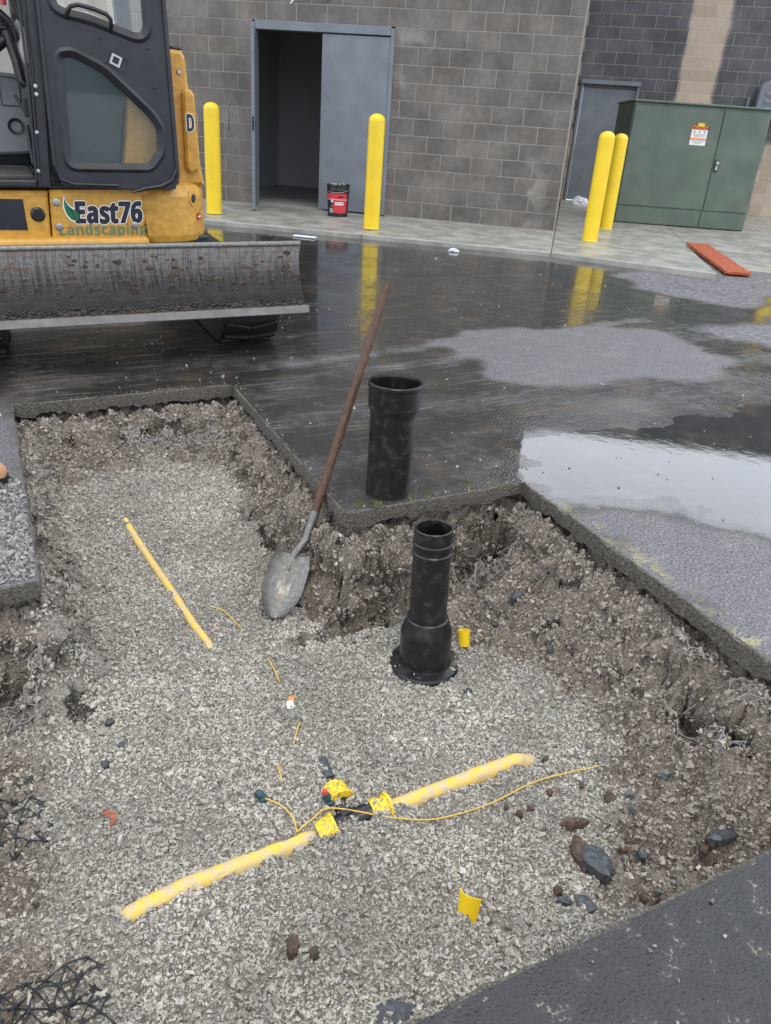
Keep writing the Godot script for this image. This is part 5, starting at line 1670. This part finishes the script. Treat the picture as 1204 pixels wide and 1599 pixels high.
# ------------------------------------------------------------------ shovel
func shovel() -> void:
	var sh := thing("shovel", "round point shovel leaning on the pavement edge, wooden handle", "shovel", Vector3.ZERO)
	var top := S(0.291, 0.785, 0.35)
	var on := S(-0.018, 0.012, 0.205)
	var low := on + (on - top) * 0.12
	var mb := MB.new()
	var pts := []; var rr := []
	for k in 15:
		var t := k / 14.0
		pts.append(top.lerp(low, t)); rr.append(0.0165 + 0.003 * t)
	for q in [[0.007, 0.0145], [0.012, 0.0105], [0.0145, 0.004]]:
		pts.push_front(top + (top - low).normalized() * q[0]); rr.push_front(q[1])
	mb.tube(pts, rr, 14)
	obj("handle", mb.mesh(), M.ash_wood, sh)
	var neck := S(-0.178, -0.26, 0.13)
	var tip := S(-0.325, -0.40, -0.06)
	mb = MB.new()
	var d0 := (low - top).normalized()
	mb.tube([low - d0 * 0.005, low + d0 * 0.05, low + d0 * 0.12, low.lerp(neck, 0.62) + Vector3(0.012, 0, 0.0), low.lerp(neck, 0.85), neck, neck.lerp(tip, 0.2) + Vector3(0, 0.012, 0)], [0.0215, 0.021, 0.0195, 0.018, 0.0175, 0.016, 0.008], 12)
	obj("socket", mb.mesh(), M.shovel_steel, sh)
	# blade: rounded point, dished, with steps
	var along := (tip - neck)
	var ln := along.length() * 1.03
	along = along.normalized()
	var side := along.cross(Vector3(0.25, 1.0, 0.35)).normalized()
	var nn := side.cross(along).normalized()
	if nn.y < 0: nn = -nn
	mb = MB.new()
	var rows := 16; var cols := 12
	var grid := []
	for i in rows + 1:
		var t := float(i) / rows
		var half := 0.082
		if t < 0.12: half = lerpf(0.07, 0.082, t / 0.12)
		if t > 0.5: half = 0.082 * sqrt(maxf(0.0, 1.0 - pow((t - 0.5) / 0.5, 1.6)))
		var row := []
		for j in cols + 1:
			var s := float(j) / cols * 2.0 - 1.0
			var dish := 0.035 * s * s + 0.02 * (1.0 - t) * (1.0 - t) + 0.02 * t * t
			var ridge := 0.012 * exp(-pow(s * 4.0, 2.0)) * (1.0 - smoothstep(0.25, 0.6, t))
			row.append(neck + along * (ln * t - 0.01) + side * (s * half) + nn * (dish + ridge - 0.012))
		grid.append(row)
	for i in rows:
		for j in cols:
			mb.fq(grid[i][j], grid[i][j + 1], grid[i + 1][j + 1], grid[i + 1][j], nn)
			mb.fq(grid[i][j] - nn * 0.002, grid[i][j + 1] - nn * 0.002, grid[i + 1][j + 1] - nn * 0.002, grid[i + 1][j] - nn * 0.002, -nn)
	for s in [0, cols / 2 + 1]:
		for j in cols / 2 - 1:
			var a: Vector3 = grid[0][s + j]; var b: Vector3 = grid[0][s + j + 1]
			mb.fq(a, b, b - along * 0.012 + nn * 0.004, a - along * 0.012 + nn * 0.004, nn)
	obj("blade", mb.mesh(), M.shovel_steel, sh)

# ------------------------------------------------------------------ valve box pipes
func risers() -> void:
	var base := S(0.125, -0.42, -0.5)
	var r := thing("valve_riser", "black plastic valve riser with flared base set in gravel", "pipe", base)
	var h := 0.588
	r.rotation = Vector3(0, 0, 0.03)
	var mb := MB.new()
	mb.lathe([V(0.0585, 0.2), V(0.06, h - 0.004), V(0.063, h), V(0.067, h - 0.003), V(0.068, h - 0.05), V(0.071, h - 0.054), V(0.071, h - 0.066), V(0.067, h - 0.07), V(0.067, h - 0.088), V(0.071, h - 0.092), V(0.071, h - 0.104), V(0.067, h - 0.108), V(0.068, 0.21)], 40)
	obj("shaft", mb.mesh(), M.black_pipe, r)
	mb = MB.new()
	mb.lathe([V(0.128, 0.0), V(0.133, 0.022), V(0.128, 0.03), V(0.099, 0.034), V(0.096, 0.042), V(0.0945, 0.165), V(0.092, 0.175), V(0.076, 0.222), V(0.07, 0.226), V(0.0685, 0.226)], 40)
	obj("bell", mb.mesh(), M.black_pipe, r)
	var inside := MB.new()
	inside.lathe([V(0.0, 0.28), V(0.058, 0.28)], 30)
	obj("silt", inside.mesh(), M.earth, r)
	var p := thing("valve_box_section", "short black plastic pipe section with flared mouth standing on slab", "pipe", S(0.24, 0.0, 0.115))
	h = 0.475
	mb = MB.new()
	mb.lathe([V(0.086, 0.0), V(0.092, 0.0), V(0.0925, 0.004), V(0.0935, h - 0.135), V(0.0945, h - 0.125), V(0.1035, h - 0.1), V(0.1065, h - 0.02), V(0.111, h - 0.012), V(0.111, h - 0.003), V(0.108, h), V(0.101, h), V(0.099, h - 0.01), V(0.0975, h - 0.095), V(0.09, h - 0.11), V(0.089, h - 0.13), V(0.086, 0.0)], 48)
	var body := obj("body", mb.mesh(), M.black_pipe, p)
	# raised moulding marks up the sides
	for a: float in [-0.95, 0.62]:
		mb = MB.new()
		for k in 9:
			var y := 0.11 + 0.019 * k
			mb.box(Transform3D(Basis(Vector3.UP, a), Vector3(0.0965 * sin(a), y, 0.0965 * cos(a))), Vector3(0.009, 0.011 if k % 3 else 0.005, 0.004), 0.001)
		obj("moulded_mark", mb.mesh(), M.black_pipe, body)

# ------------------------------------------------------------------ gas pipe
func gas_tube(parent: Node, called: String, pts: Array, r: float, m: Material) -> MeshInstance3D:
	var mb := MB.new()
	var fine := []
	for k in pts.size() - 1:
		for j in 8: fine.append(pts[k].lerp(pts[k + 1], j / 8.0))
	fine.append(pts[-1])
	mb.tube(fine, r, 18)
	return obj(called, mb.mesh(), m, parent)
func on_floor(u: float, v: float, above: float) -> Vector3: return S(u, -pit_depth(u, v, false) + above, v)
func gas_pipes() -> void:
	var g := thing("gas_pipe", "half buried yellow plastic gas pipe with black tee joint", "pipe", Vector3.ZERO)
	gas_tube(g, "pipe", [on_floor(-1.09, -1.113, -0.028), on_floor(-1.04, -1.106, -0.009), on_floor(-0.9, -1.088, -0.007), on_floor(-0.72, -1.066, -0.007), on_floor(-0.56, -1.046, -0.012), on_floor(-0.5, -1.04, -0.03)], 0.0265, M.gas_yellow)
	gas_tube(g, "pipe", [on_floor(-0.31, -1.035, -0.03), on_floor(-0.22, -1.04, -0.01), on_floor(0.0, -1.05, -0.009), on_floor(0.16, -1.057, -0.008), on_floor(0.215, -1.06, -0.022)], 0.0265, M.gas_yellow)
	var tee := gas_tube(g, "tee", [on_floor(-0.47, -1.038, -0.022), on_floor(-0.34, -1.035, -0.018)], 0.034, M.black_pipe)
	gas_tube(tee, "branch", [on_floor(-0.41, -1.037, -0.02), on_floor(-0.405, -0.9, -0.022)], 0.034, M.black_pipe)
	for q in [[-0.505, -1.04, -0.455, -1.038], [-0.345, -1.036, -0.285, -1.035]]:
		var cp := gas_tube(g, "coupling", [on_floor(q[0], q[1], -0.024), on_floor(q[2], q[3], -0.018)], 0.043, M.gas_yellow_dirty)
		gas_tube(cp, "rim", [on_floor(q[2] - 0.01, q[3], -0.018), on_floor(q[2], q[3], -0.018)], 0.047, M.gas_yellow_dirty)
	var cp2 := gas_tube(g, "coupling", [on_floor(-0.41, -0.965, -0.014), on_floor(-0.41, -0.91, -0.02)], 0.042, M.gas_yellow_dirty)
	gas_tube(cp2, "rim", [on_floor(-0.41, -0.975, -0.014), on_floor(-0.41, -0.963, -0.014)], 0.047, M.gas_yellow_dirty)
	gas_tube(g, "buried_branch", [on_floor(-0.41, -0.86, -0.025), on_floor(-0.41, -0.79, -0.02)], 0.031, M.slate)
	var f := thing("gas_pipe", "narrow strip of yellow pipe surfacing in the narrow trench", "pipe", Vector3.ZERO)
	var pts := []
	for q in [[-0.735, 0.82, -0.02], [-0.715, 0.7, -0.003], [-0.68, 0.5, 0.0], [-0.645, 0.27, 0.0], [-0.61, 0.05, -0.003], [-0.588, -0.08, -0.01], [-0.58, -0.13, -0.026]]: pts.append(on_floor(q[0], q[1], q[2] + 0.002))
	gas_tube(f, "pipe", pts, 0.0165, M.gas_yellow)
	# offcuts
	var c := thing("pipe_offcut", "split offcut of yellow pipe standing in the gravel", "offcut", on_floor(-0.235, -1.43, 0.0))
	var mb := MB.new()
	mb.lathe([V(0.032, -0.03), V(0.040, 0.058), V(0.037, 0.058), V(0.029, -0.03), V(0.032, -0.03)], 18, Transform3D(Basis(Vector3.UP, -0.5) * Basis(Vector3(1, 0, 0), -0.35) * Basis(Vector3(0, 0, 1), 0.15)), 0.55, 2.5)
	obj("shell", mb.mesh(), M.gas_yellow_clean, c)
	var s := thing("pipe_stub", "small yellow pipe stub beside the black riser base", "offcut", on_floor(0.325, -0.45, 0.018))
	mb = MB.new()
	mb.lathe([V(0.021, -0.03), V(0.023, 0.032), V(0.019, 0.032), V(0.017, -0.02), V(0.0, -0.02)], 18, Transform3D(Basis(Vector3.UP, 0.4) * Basis(Vector3.RIGHT, -0.35)))
	obj("shell", mb.mesh(), M.gas_yellow_clean, s)
	# tracer wire
	var wire := thing("tracer_wire", "thin yellow tracer wire snaking over the gravel past the tee", "wire", Vector3.ZERO)
	wire_run(wire, [[-0.624, -0.903], [-0.588, -0.945], [-0.57, -0.993], [-0.573, -1.029]])
	wire_run(wire, [[-0.574, -1.031], [-0.516, -1.006], [-0.462, -0.991], [-0.385, -1.041], [-0.304, -1.091], [-0.178, -1.136], [-0.015, -1.162], [0.152, -1.155], [0.295, -1.162], [0.402, -1.187]])
	var w2 := thing("tracer_wire", "broken lengths of yellow wire poking up between the stones", "wire", Vector3.ZERO)
	for q in [[[-0.557, -0.852], [-0.549, -0.807], [-0.541, -0.763]], [[-0.472, -0.72], [-0.445, -0.675], [-0.418, -0.631]], [[-0.517, 0.111], [-0.478, 0.065], [-0.444, -0.052]], [[-0.404, -0.25], [-0.4, -0.312], [-0.405, -0.385]]]: wire_run(w2, q)
	for q in [[-0.632, -0.886, false], [-0.45, -0.962, true]]:
		var at := lie(q[0], q[1])
		var n := thing("wire_connector", "blue green wire connector with red end on yellow wire" if q[2] else "blue green wire connector at the loose end of yellow wire", "connector", at + Vector3.UP * 0.012)
		mb = MB.new()
		mb.lathe([V(0.0, -0.014), V(0.011, -0.014), V(0.014, 0.006), V(0.011, 0.02), V(0.0, 0.022)], 10, Transform3D(Basis(Vector3(0, 0, 1), 0.9 if not q[2] else 0.4)))
		mb.box(Transform3D(Basis(Vector3.UP, 0.5), Vector3(0.01, -0.004, 0.008)), Vector3(0.022, 0.014, 0.014), 0.004)
		var bd := obj("body", mb.mesh(), M.connector_blue, n)
		if q[2]:
			mb = MB.new(); mb.lathe([V(0.0, 0.02), V(0.009, 0.022), V(0.008, 0.034), V(0.0, 0.036)], 10, Transform3D(Basis(Vector3(0, 0, 1), 0.4)))
			obj("red_end", mb.mesh(), M.connector_red, bd)

func lie(u: float, v: float) -> Vector3: return on_floor(u, v, 0.0)
func wire_run(parent: Node, spots: Array) -> void:
	var c := Curve3D.new()
	var ctl := []
	for q in spots: ctl.append(lie(q[0], q[1]) + Vector3.UP * 0.012)
	var pts := []
	for k in ctl.size() - 1:
		var a: Vector3 = ctl[maxi(0, k - 1)]; var b: Vector3 = ctl[k]; var d: Vector3 = ctl[k + 1]; var e: Vector3 = ctl[mini(ctl.size() - 1, k + 2)]
		for j in 6: pts.append(b.cubic_interpolate(d, a, e, j / 6.0))
	pts.append(ctl[-1])
	var mb := MB.new(); mb.tube(pts, 0.0024, 6)
	obj("strand", mb.mesh(), M.wire_yellow, parent)

# ------------------------------------------------------------------ small things
func rock(called: String, label: String, pu: float, pv: float, size: Vector3, turn: float, m: Material, group := "", sink := 0.2) -> void:
	var at := lie(pu, pv)
	var r := RandomNumberGenerator.new(); r.seed = int(pu * 3100 + pv * 1700)
	var o := thing(called, label, "stone", at, group)
	var pts := []
	var n := 9
	var mb := MB.new()
	var lo := []; var hi := []; var top := []
	for k in n:
		var a := TAU * k / n + r.randf_range(-0.22, 0.22)
		var rad := r.randf_range(0.75, 1.1)
		var p := Vector3(cos(a) * size.x * 0.5 * rad, 0, sin(a) * size.z * 0.5 * rad)
		lo.append(p + Vector3(0, -size.y * 0.6, 0)); hi.append(p * r.randf_range(0.92, 1.02) + Vector3(0, size.y * r.randf_range(0.1, 0.35), 0))
		top.append(p * r.randf_range(0.55, 0.8) + Vector3(0, size.y * r.randf_range(0.4, 0.6), 0))
	var crown := Vector3(size.x * r.randf_range(-0.1, 0.1), size.y * 0.58, size.z * r.randf_range(-0.1, 0.1))
	for k in n:
		var j := (k + 1) % n
		var out: Vector3 = (lo[k] + lo[j]); out.y = 0
		mb.fq(lo[k], lo[j], hi[j], hi[k], out)
		mb.fq(hi[k], hi[j], top[j], top[k], out * 0.5 + Vector3.UP * 0.1)
		mb.fq(top[k], top[j], crown, crown, Vector3.UP)
	obj("stone_body", mb.mesh(), m, o, Transform3D(Basis.from_euler(Vector3(r.randf_range(-0.25, 0.25), turn, r.randf_range(-0.25, 0.25))), Vector3(0, size.y * (0.5 - sink), 0)))

func geogrid(label: String, cu: float, cv: float, wid: float, dep: float, turn: float, m: Material, lift: float, seed_: int, sp := 0.03) -> void:
	# a worn net of six-sided cells draped over the ground, torn here and there
	var o := thing("geogrid", label, "mesh", on_floor(cu, cv, 0.0))
	var r := RandomNumberGenerator.new(); r.seed = seed_
	var mb := MB.new()
	var whole := sp > 0.035
	var nodes := {}
	var rows := int(dep / (sp * 0.866)); var cols := int(wid / sp)
	for j in rows + 1:
		for i in cols + 1:
			var x := (i + (0.5 if j % 2 else 0.0)) * sp - wid * 0.5 + r.randf_range(-0.005, 0.005)
			var y := j * sp * 0.866 - dep * 0.5 + r.randf_range(-0.005, 0.005)
			var uu := cu + x * cos(turn) - y * sin(turn); var vv := cv + x * sin(turn) + y * cos(turn)
			var hub := (i + (j % 2) * 2 + j / 2 * 0) % 3 == 0
			nodes[Vector2i(i, j)] = [pit_point(uu, vv, 0.004 + lift * (0.6 + 0.8 * r.randf())) - o.position, hub]
	for k in nodes:
		var p: Vector3 = nodes[k][0]
		var odd: int = k.y % 2
		for q in [Vector2i(k.x + 1, k.y), Vector2i(k.x + odd, k.y + 1), Vector2i(k.x + odd - 1, k.y + 1)]:
			if not nodes.has(q): continue
			var spoke: bool = nodes[k][1] or nodes[q][1]
			if r.randf() < (0.06 if whole else (0.45 if spoke else 0.12)): continue
			var e: Vector3 = nodes[q][0]
			if p.distance_to(e) > 0.075: continue
			var mid := (p + e) * 0.5 + Vector3(r.randf_range(-0.003, 0.003), r.randf_range(-0.003, 0.004), 0)
			mb.tube([p, mid, e], [0.0034, 0.0017, 0.0034] if whole else [0.0024, 0.0014, 0.0024], 5, false)
	stuff(obj("rib_net", mb.mesh(), m, o))

func small_things() -> void:
	# bucket by the door
	var b := thing("bucket", "black bucket with red label beside the closed door leaf", "bucket", Vector3(-2.92, -0.02, -10.78))
	var mb := MB.new()
	mb.lathe([V(0.0, 0.004), V(0.128, 0.0), V(0.131, 0.006), V(0.147, 0.31), V(0.152, 0.315), V(0.152, 0.34), V(0.149, 0.345), V(0.149, 0.37), V(0.153, 0.375), V(0.153, 0.395), V(0.15, 0.4), V(0.144, 0.4), V(0.128, 0.02), V(0.0, 0.02)], 36)
	var body := obj("body", mb.mesh(), M.black_plastic, b)
	# label patches follow the wall; +z side is towards the road, angle a from +x
	var patch := func(a0: float, a1: float, y0: float, y1: float, m: Material, off: float, called: String) -> void:
		var q := MB.new()
		var r0 := 0.1315 + 0.0515 * (y0 - 0.006) / 0.31 * 0.31 + off
		q.lathe([V(0.1308 + 0.0526 * y0 + off, y0), V(0.1308 + 0.0526 * y1 + off, y1)], 14, Transform3D(), a0, a1)
		obj(called, q.mesh(), m, body)
	patch.call(0.35, 3.0, 0.22, 0.29, M.red_print, 0.001, "label")
	patch.call(0.35, 1.75, 0.05, 0.212, M.red_print, 0.001, "label")
	patch.call(0.35, 3.0, 0.213, 0.219, M.label_white, 0.0012, "label_line")
	patch.call(0.85, 1.3, 0.238, 0.26, M.black_plastic, 0.002, "label_print")
	patch.call(0.75, 1.6, 0.15, 0.165, M.label_white, 0.002, "label_print")
	patch.call(0.75, 1.6, 0.172, 0.185, M.label_white, 0.002, "label_print")
	patch.call(1.8, 2.0, 0.18, 0.21, M.label_white, 0.002, "label_print")
	patch.call(1.8, 1.95, 0.115, 0.15, M.red_print, 0.002, "label_print")
	patch.call(1.78, 2.2, 0.05, 0.105, M.label_grey, 0.002, "label_print")
	mb = MB.new()
	var bail := []
	for k in 13:
		var a := PI * k / 12.0
		bail.append(Vector3(0.156 * cos(a), 0.35 - 0.05 * sin(a), 0.156 * sin(a)))
	mb.tube(bail, 0.003, 6)
	obj("bail", mb.mesh(), M.steel, b)
	mb = MB.new()
	for k in 4: mb.box(Transform3D(Basis.from_euler(Vector3(0.3 * k, k, 0.2)), Vector3(-0.1 + 0.06 * k, 0.395, 0.03 * (k % 2))), Vector3(0.06, 0.012, 0.04), 0.004)
	obj("rubbish", mb.mesh(), M.label_grey, b)
	# orange board over the edge of the walk
	var ob := thing("board", "faded orange wooden board laid off the edge of the walk", "board", Vector3(1.85, -0.055, -10.1))
	mb = MB.new()
	var bb := Basis(Vector3.UP, 0.085) * Basis(Vector3.RIGHT, 0.035)
	mb.box(Transform3D(bb, Vector3(0, 0.03, 0)), Vector3(0.27, 0.035, 1.95), 0.006)
	obj("plank", mb.mesh(), M.orange_board, ob)
	# crumpled film, foam sheet, plastic strip
	crumple("plastic_wrap", "crumpled clear plastic wrap at the foot of the grey single door", Vector3(0.34, 0.02, -16.35), Vector3(0.62, 0.28, 0.35), 71)
	crumple("plastic_wrap", "scrap of white plastic lying on the wet asphalt by the kerb", Vector3(-1.08, gy(-9.0) + 0.004, -8.95), Vector3(0.24, 0.06, 0.12), 72)
	var fs := thing("foam_strip", "flat pale strip lying on asphalt before the double door", "strip", Vector3(-2.8, gy(-8.9) + 0.004, -8.95))
	mb = MB.new(); mb.box(Transform3D(Basis(Vector3.UP, -0.05), Vector3(0, 0.008, 0)), Vector3(0.26, 0.014, 0.09), 0.003)
	obj("strip", mb.mesh(), M.film_plastic, fs)
	# boot at the left
	boot()
	# larger stones
	rock("slate_slab", "large blue grey slate lump on the earth by new asphalt", 0.164, -1.452, Vector3(0.085, 0.035, 0.12), 0.5, M.slate)
	rock("slate_slab", "flat slate shard with pale rim close to the road edge", 0.517, -1.56, Vector3(0.10, 0.022, 0.055), 0.6, M.slate)
	rock("slate_slab", "thin slate chip broken off next to the larger lump", 0.052, -1.542, Vector3(0.075, 0.015, 0.045), -0.5, M.slate)
	rock("slate_slab", "small slate flake beside the thin chip", 0.018, -1.504, Vector3(0.05, 0.014, 0.035), 0.1, M.slate)
	rock("slate_slab", "dark slate stone on the slope behind the riser", 0.578, -0.413, Vector3(0.065, 0.05, 0.06), 0.2, M.slate)
	rock("slate_slab", "flat slate sheet lying at the trench rim beside asphalt", -0.535, -1.573, Vector3(0.12, 0.012, 0.075), 0.5, M.slate)
	for q in [[0.481, -0.432, 0.03], [0.3, -1.488, 0.04], [-0.99, -0.423, 0.04], [-0.973, -0.545, 0.03], [-1.029, -0.605, 0.035], [0.192, -0.701, 0.035], [0.36, -1.366, 0.03], [0.557, -0.683, 0.025], [0.502, -0.687, 0.025]]:
		rock("slate_chip", "small blue grey slate chip lying loose among the stones", q[0], q[1], Vector3(q[2], q[2] * 0.4, q[2] * 0.8), q[0], M.slate, "loose slate chips")
	for q in [[0.148, -1.399, 0.11, 0.05], [0.184, -1.322, 0.035, 0.09], [0.325, -1.307, 0.05, 0.04], [0.343, -1.402, 0.05, 0.02], [0.464, -1.554, 0.05, 0.03], [0.456, -1.588, 0.055, 0.03], [0.655, -0.407, 0.05, 0.035], [0.013, -1.476, 0.03, 0.03], [-0.692, -1.334, 0.075, 0.035], [-0.652, -1.372, 0.04, 0.03]]:
		rock("brown_stone", "brown stone lying loose on the disturbed earth", q[0], q[1], Vector3(q[2], 0.028, q[3]), q[1], M.brown_stone, "loose brown stones")
	var g := RandomNumberGenerator.new(); g.seed = 88
	for k in 40:
		var su := g.randf_range(0.0, 0.62); var sv := g.randf_range(-1.62, -1.02)
		if sv > -1.2 + 0.5 * (su - 0.3) + 0.15 or su + sv < -1.42: continue
		var sz := g.randf_range(0.018, 0.034)
		rock("grey_stone", "grey broken stone in the pile next to the road edge", su, sv, Vector3(sz, sz * 0.6, sz * 0.8), su * 40.0, M.stone_grey if g.randf() < 0.6 else M.brown_stone, "broken stones by the road edge")
	# geogrid showing in the cut faces
	geogrid("pale torn geogrid hanging across the hollow at the trench end", -0.4, 1.42, 0.46, 0.16, -0.05, M.geogrid_pale, 0.024, 1)
	geogrid("grey geogrid hanging under the pavement behind the riser", 0.62, -0.11, 0.3, 0.16, 0.0, M.geogrid_pale, 0.024, 2)
	geogrid("scrap of geogrid sagging from the bank above the riser", 0.2, -0.15, 0.2, 0.12, 0.1, M.geogrid_pale, 0.02, 3)
	geogrid("pale geogrid strands in the hollow under the long pavement edge", 0.73, -1.24, 0.16, 0.4, 0.0, M.geogrid_pale, 0.015, 4)
	geogrid("black geogrid sheet lying on earth at the trench mouth", -1.3, -1.3, 0.34, 0.24, 0.1, M.geogrid_black, 0.007, 5, 0.046)
	geogrid("black geogrid strands half buried in brown earth", -1.3, -0.72, 0.22, 0.2, 0.2, M.geogrid_black, 0.003, 6, 0.046)
	geogrid("grey geogrid hanging below the broken slab corner", -1.25, -0.27, 0.2, 0.16, 0.1, M.geogrid_pale, 0.018, 7)
	# bits of litter
	var lf := thing("leaf", "rust red dead leaf on the gravel", "leaf", lie(-1.046, -0.791) + Vector3.UP * 0.012)
	mb = MB.new()
	var prev := []
	for k in 7:
		var t := k / 6.0
		var w := 0.013 * sin(PI * (0.1 + 0.85 * t)) * (1.0 if k % 2 else 0.6)
		var c := Vector3(-0.03 + 0.06 * t, 0.008 * sin(t * 5.0), 0.01 * sin(t * 7.0))
		var row := [c + Vector3(0, 0.006, w), c, c + Vector3(0, 0.005, -w)]
		if prev.size():
			for j in 2: mb.fq(prev[j], prev[j + 1], row[j + 1], row[j], Vector3.UP)
		prev = row
	obj("leaf_blade", mb.mesh(), M.leaf_red, lf, Transform3D(Basis(Vector3.UP, -0.8), Vector3.ZERO))
	var fl := thing("marker_scrap", "orange and white plastic scrap on the gravel", "scrap", lie(-0.415, -0.541) + Vector3.UP * 0.012)
	mb = MB.new(); mb.box(Transform3D(Basis.from_euler(Vector3(0.4, 0.5, 0.1)), Vector3(0, 0, 0.012)), Vector3(0.024, 0.008, 0.03), 0.003)
	var wp := obj("white_part", mb.mesh(), M.label_white, fl)
	mb = MB.new(); mb.box(Transform3D(Basis.from_euler(Vector3(0.4, 0.5, 0.1)), Vector3(-0.004, 0.004, -0.01)), Vector3(0.022, 0.01, 0.02), 0.003)
	obj("orange_part", mb.mesh(), M.warning_orange, fl)

func crumple(called: String, label: String, at: Vector3, size: Vector3, seed_: int) -> void:
	var o := thing(called, label, "plastic", at)
	var mb := MB.new()
	var f := FastNoiseLite.new(); f.seed = seed_; f.frequency = 2.2; f.fractal_octaves = 3; f.noise_type = FastNoiseLite.TYPE_CELLULAR
	var rows := 14; var cols := 22
	var grid := []
	for i in rows + 1:
		var row := []
		for j in cols + 1:
			var th := PI * i / rows * 0.5; var ph := TAU * j / cols
			var d := Vector3(sin(th) * cos(ph), cos(th), sin(th) * sin(ph))
			var s := 0.75 + 0.5 * f.get_noise_3dv(d * 0.8)
			row.append(Vector3(d.x * size.x * 0.5, d.y * size.y, d.z * size.z * 0.5) * s)
		grid.append(row)
	for i in rows:
		for j in cols: mb.fq(grid[i][j], grid[i][j + 1], grid[i + 1][j + 1], grid[i + 1][j], grid[i][j] + grid[i + 1][j + 1] + Vector3.UP * 0.01)
	obj("sheet", mb.mesh(), M.film_plastic, o)

func boot() -> void:
	var b := thing("work_boot", "tan leather work boot toe on the slab edge", "boot", S(-1.185, 0.0, 0.715))
	b.basis = Basis(U, Vector3.UP, -W) * Basis(Vector3.UP, 0.05)
	# sections along the foot: x from the toe back, half width, height
	var secs := [[0.0, 0.012, 0.03], [-0.012, 0.034, 0.048], [-0.035, 0.045, 0.06], [-0.075, 0.05, 0.066], [-0.12, 0.048, 0.085], [-0.16, 0.044, 0.12], [-0.2, 0.044, 0.17], [-0.27, 0.042, 0.175], [-0.295, 0.03, 0.16]]
	var mb := MB.new()
	var prev := []
	for s in secs:
		var row := []
		for k in 13:
			var a := PI * k / 12.0
			row.append(mb.vert(Vector3(s[0], 0.026 + (s[2] - 0.0) * pow(sin(a), 0.7), s[1] * cos(a)), Vector3(0.25 if s[0] > -0.03 else 0.0, sin(a) + 0.05, cos(a)).normalized()))
		if prev.size():
			for k in 12:
				mb.face(prev[k], prev[k + 1], row[k + 1]); mb.face(prev[k], row[k + 1], row[k])
		prev = row
	obj("upper", mb.mesh(), M.boot_leather, b)
	mb = MB.new()
	mb.prism(rounded([V(0.006, -0.03), V(0.006, 0.03), V(-0.08, 0.055), V(-0.3, 0.045), V(-0.3, -0.045), V(-0.08, -0.055)], 0.03), 0.0, 0.03, Transform3D(Basis(Vector3(1, 0, 0), Vector3(0, 0, 1), Vector3(0, 1, 0)), Vector3.ZERO), 0.004)
	obj("sole", mb.mesh(), M.rubber, b)
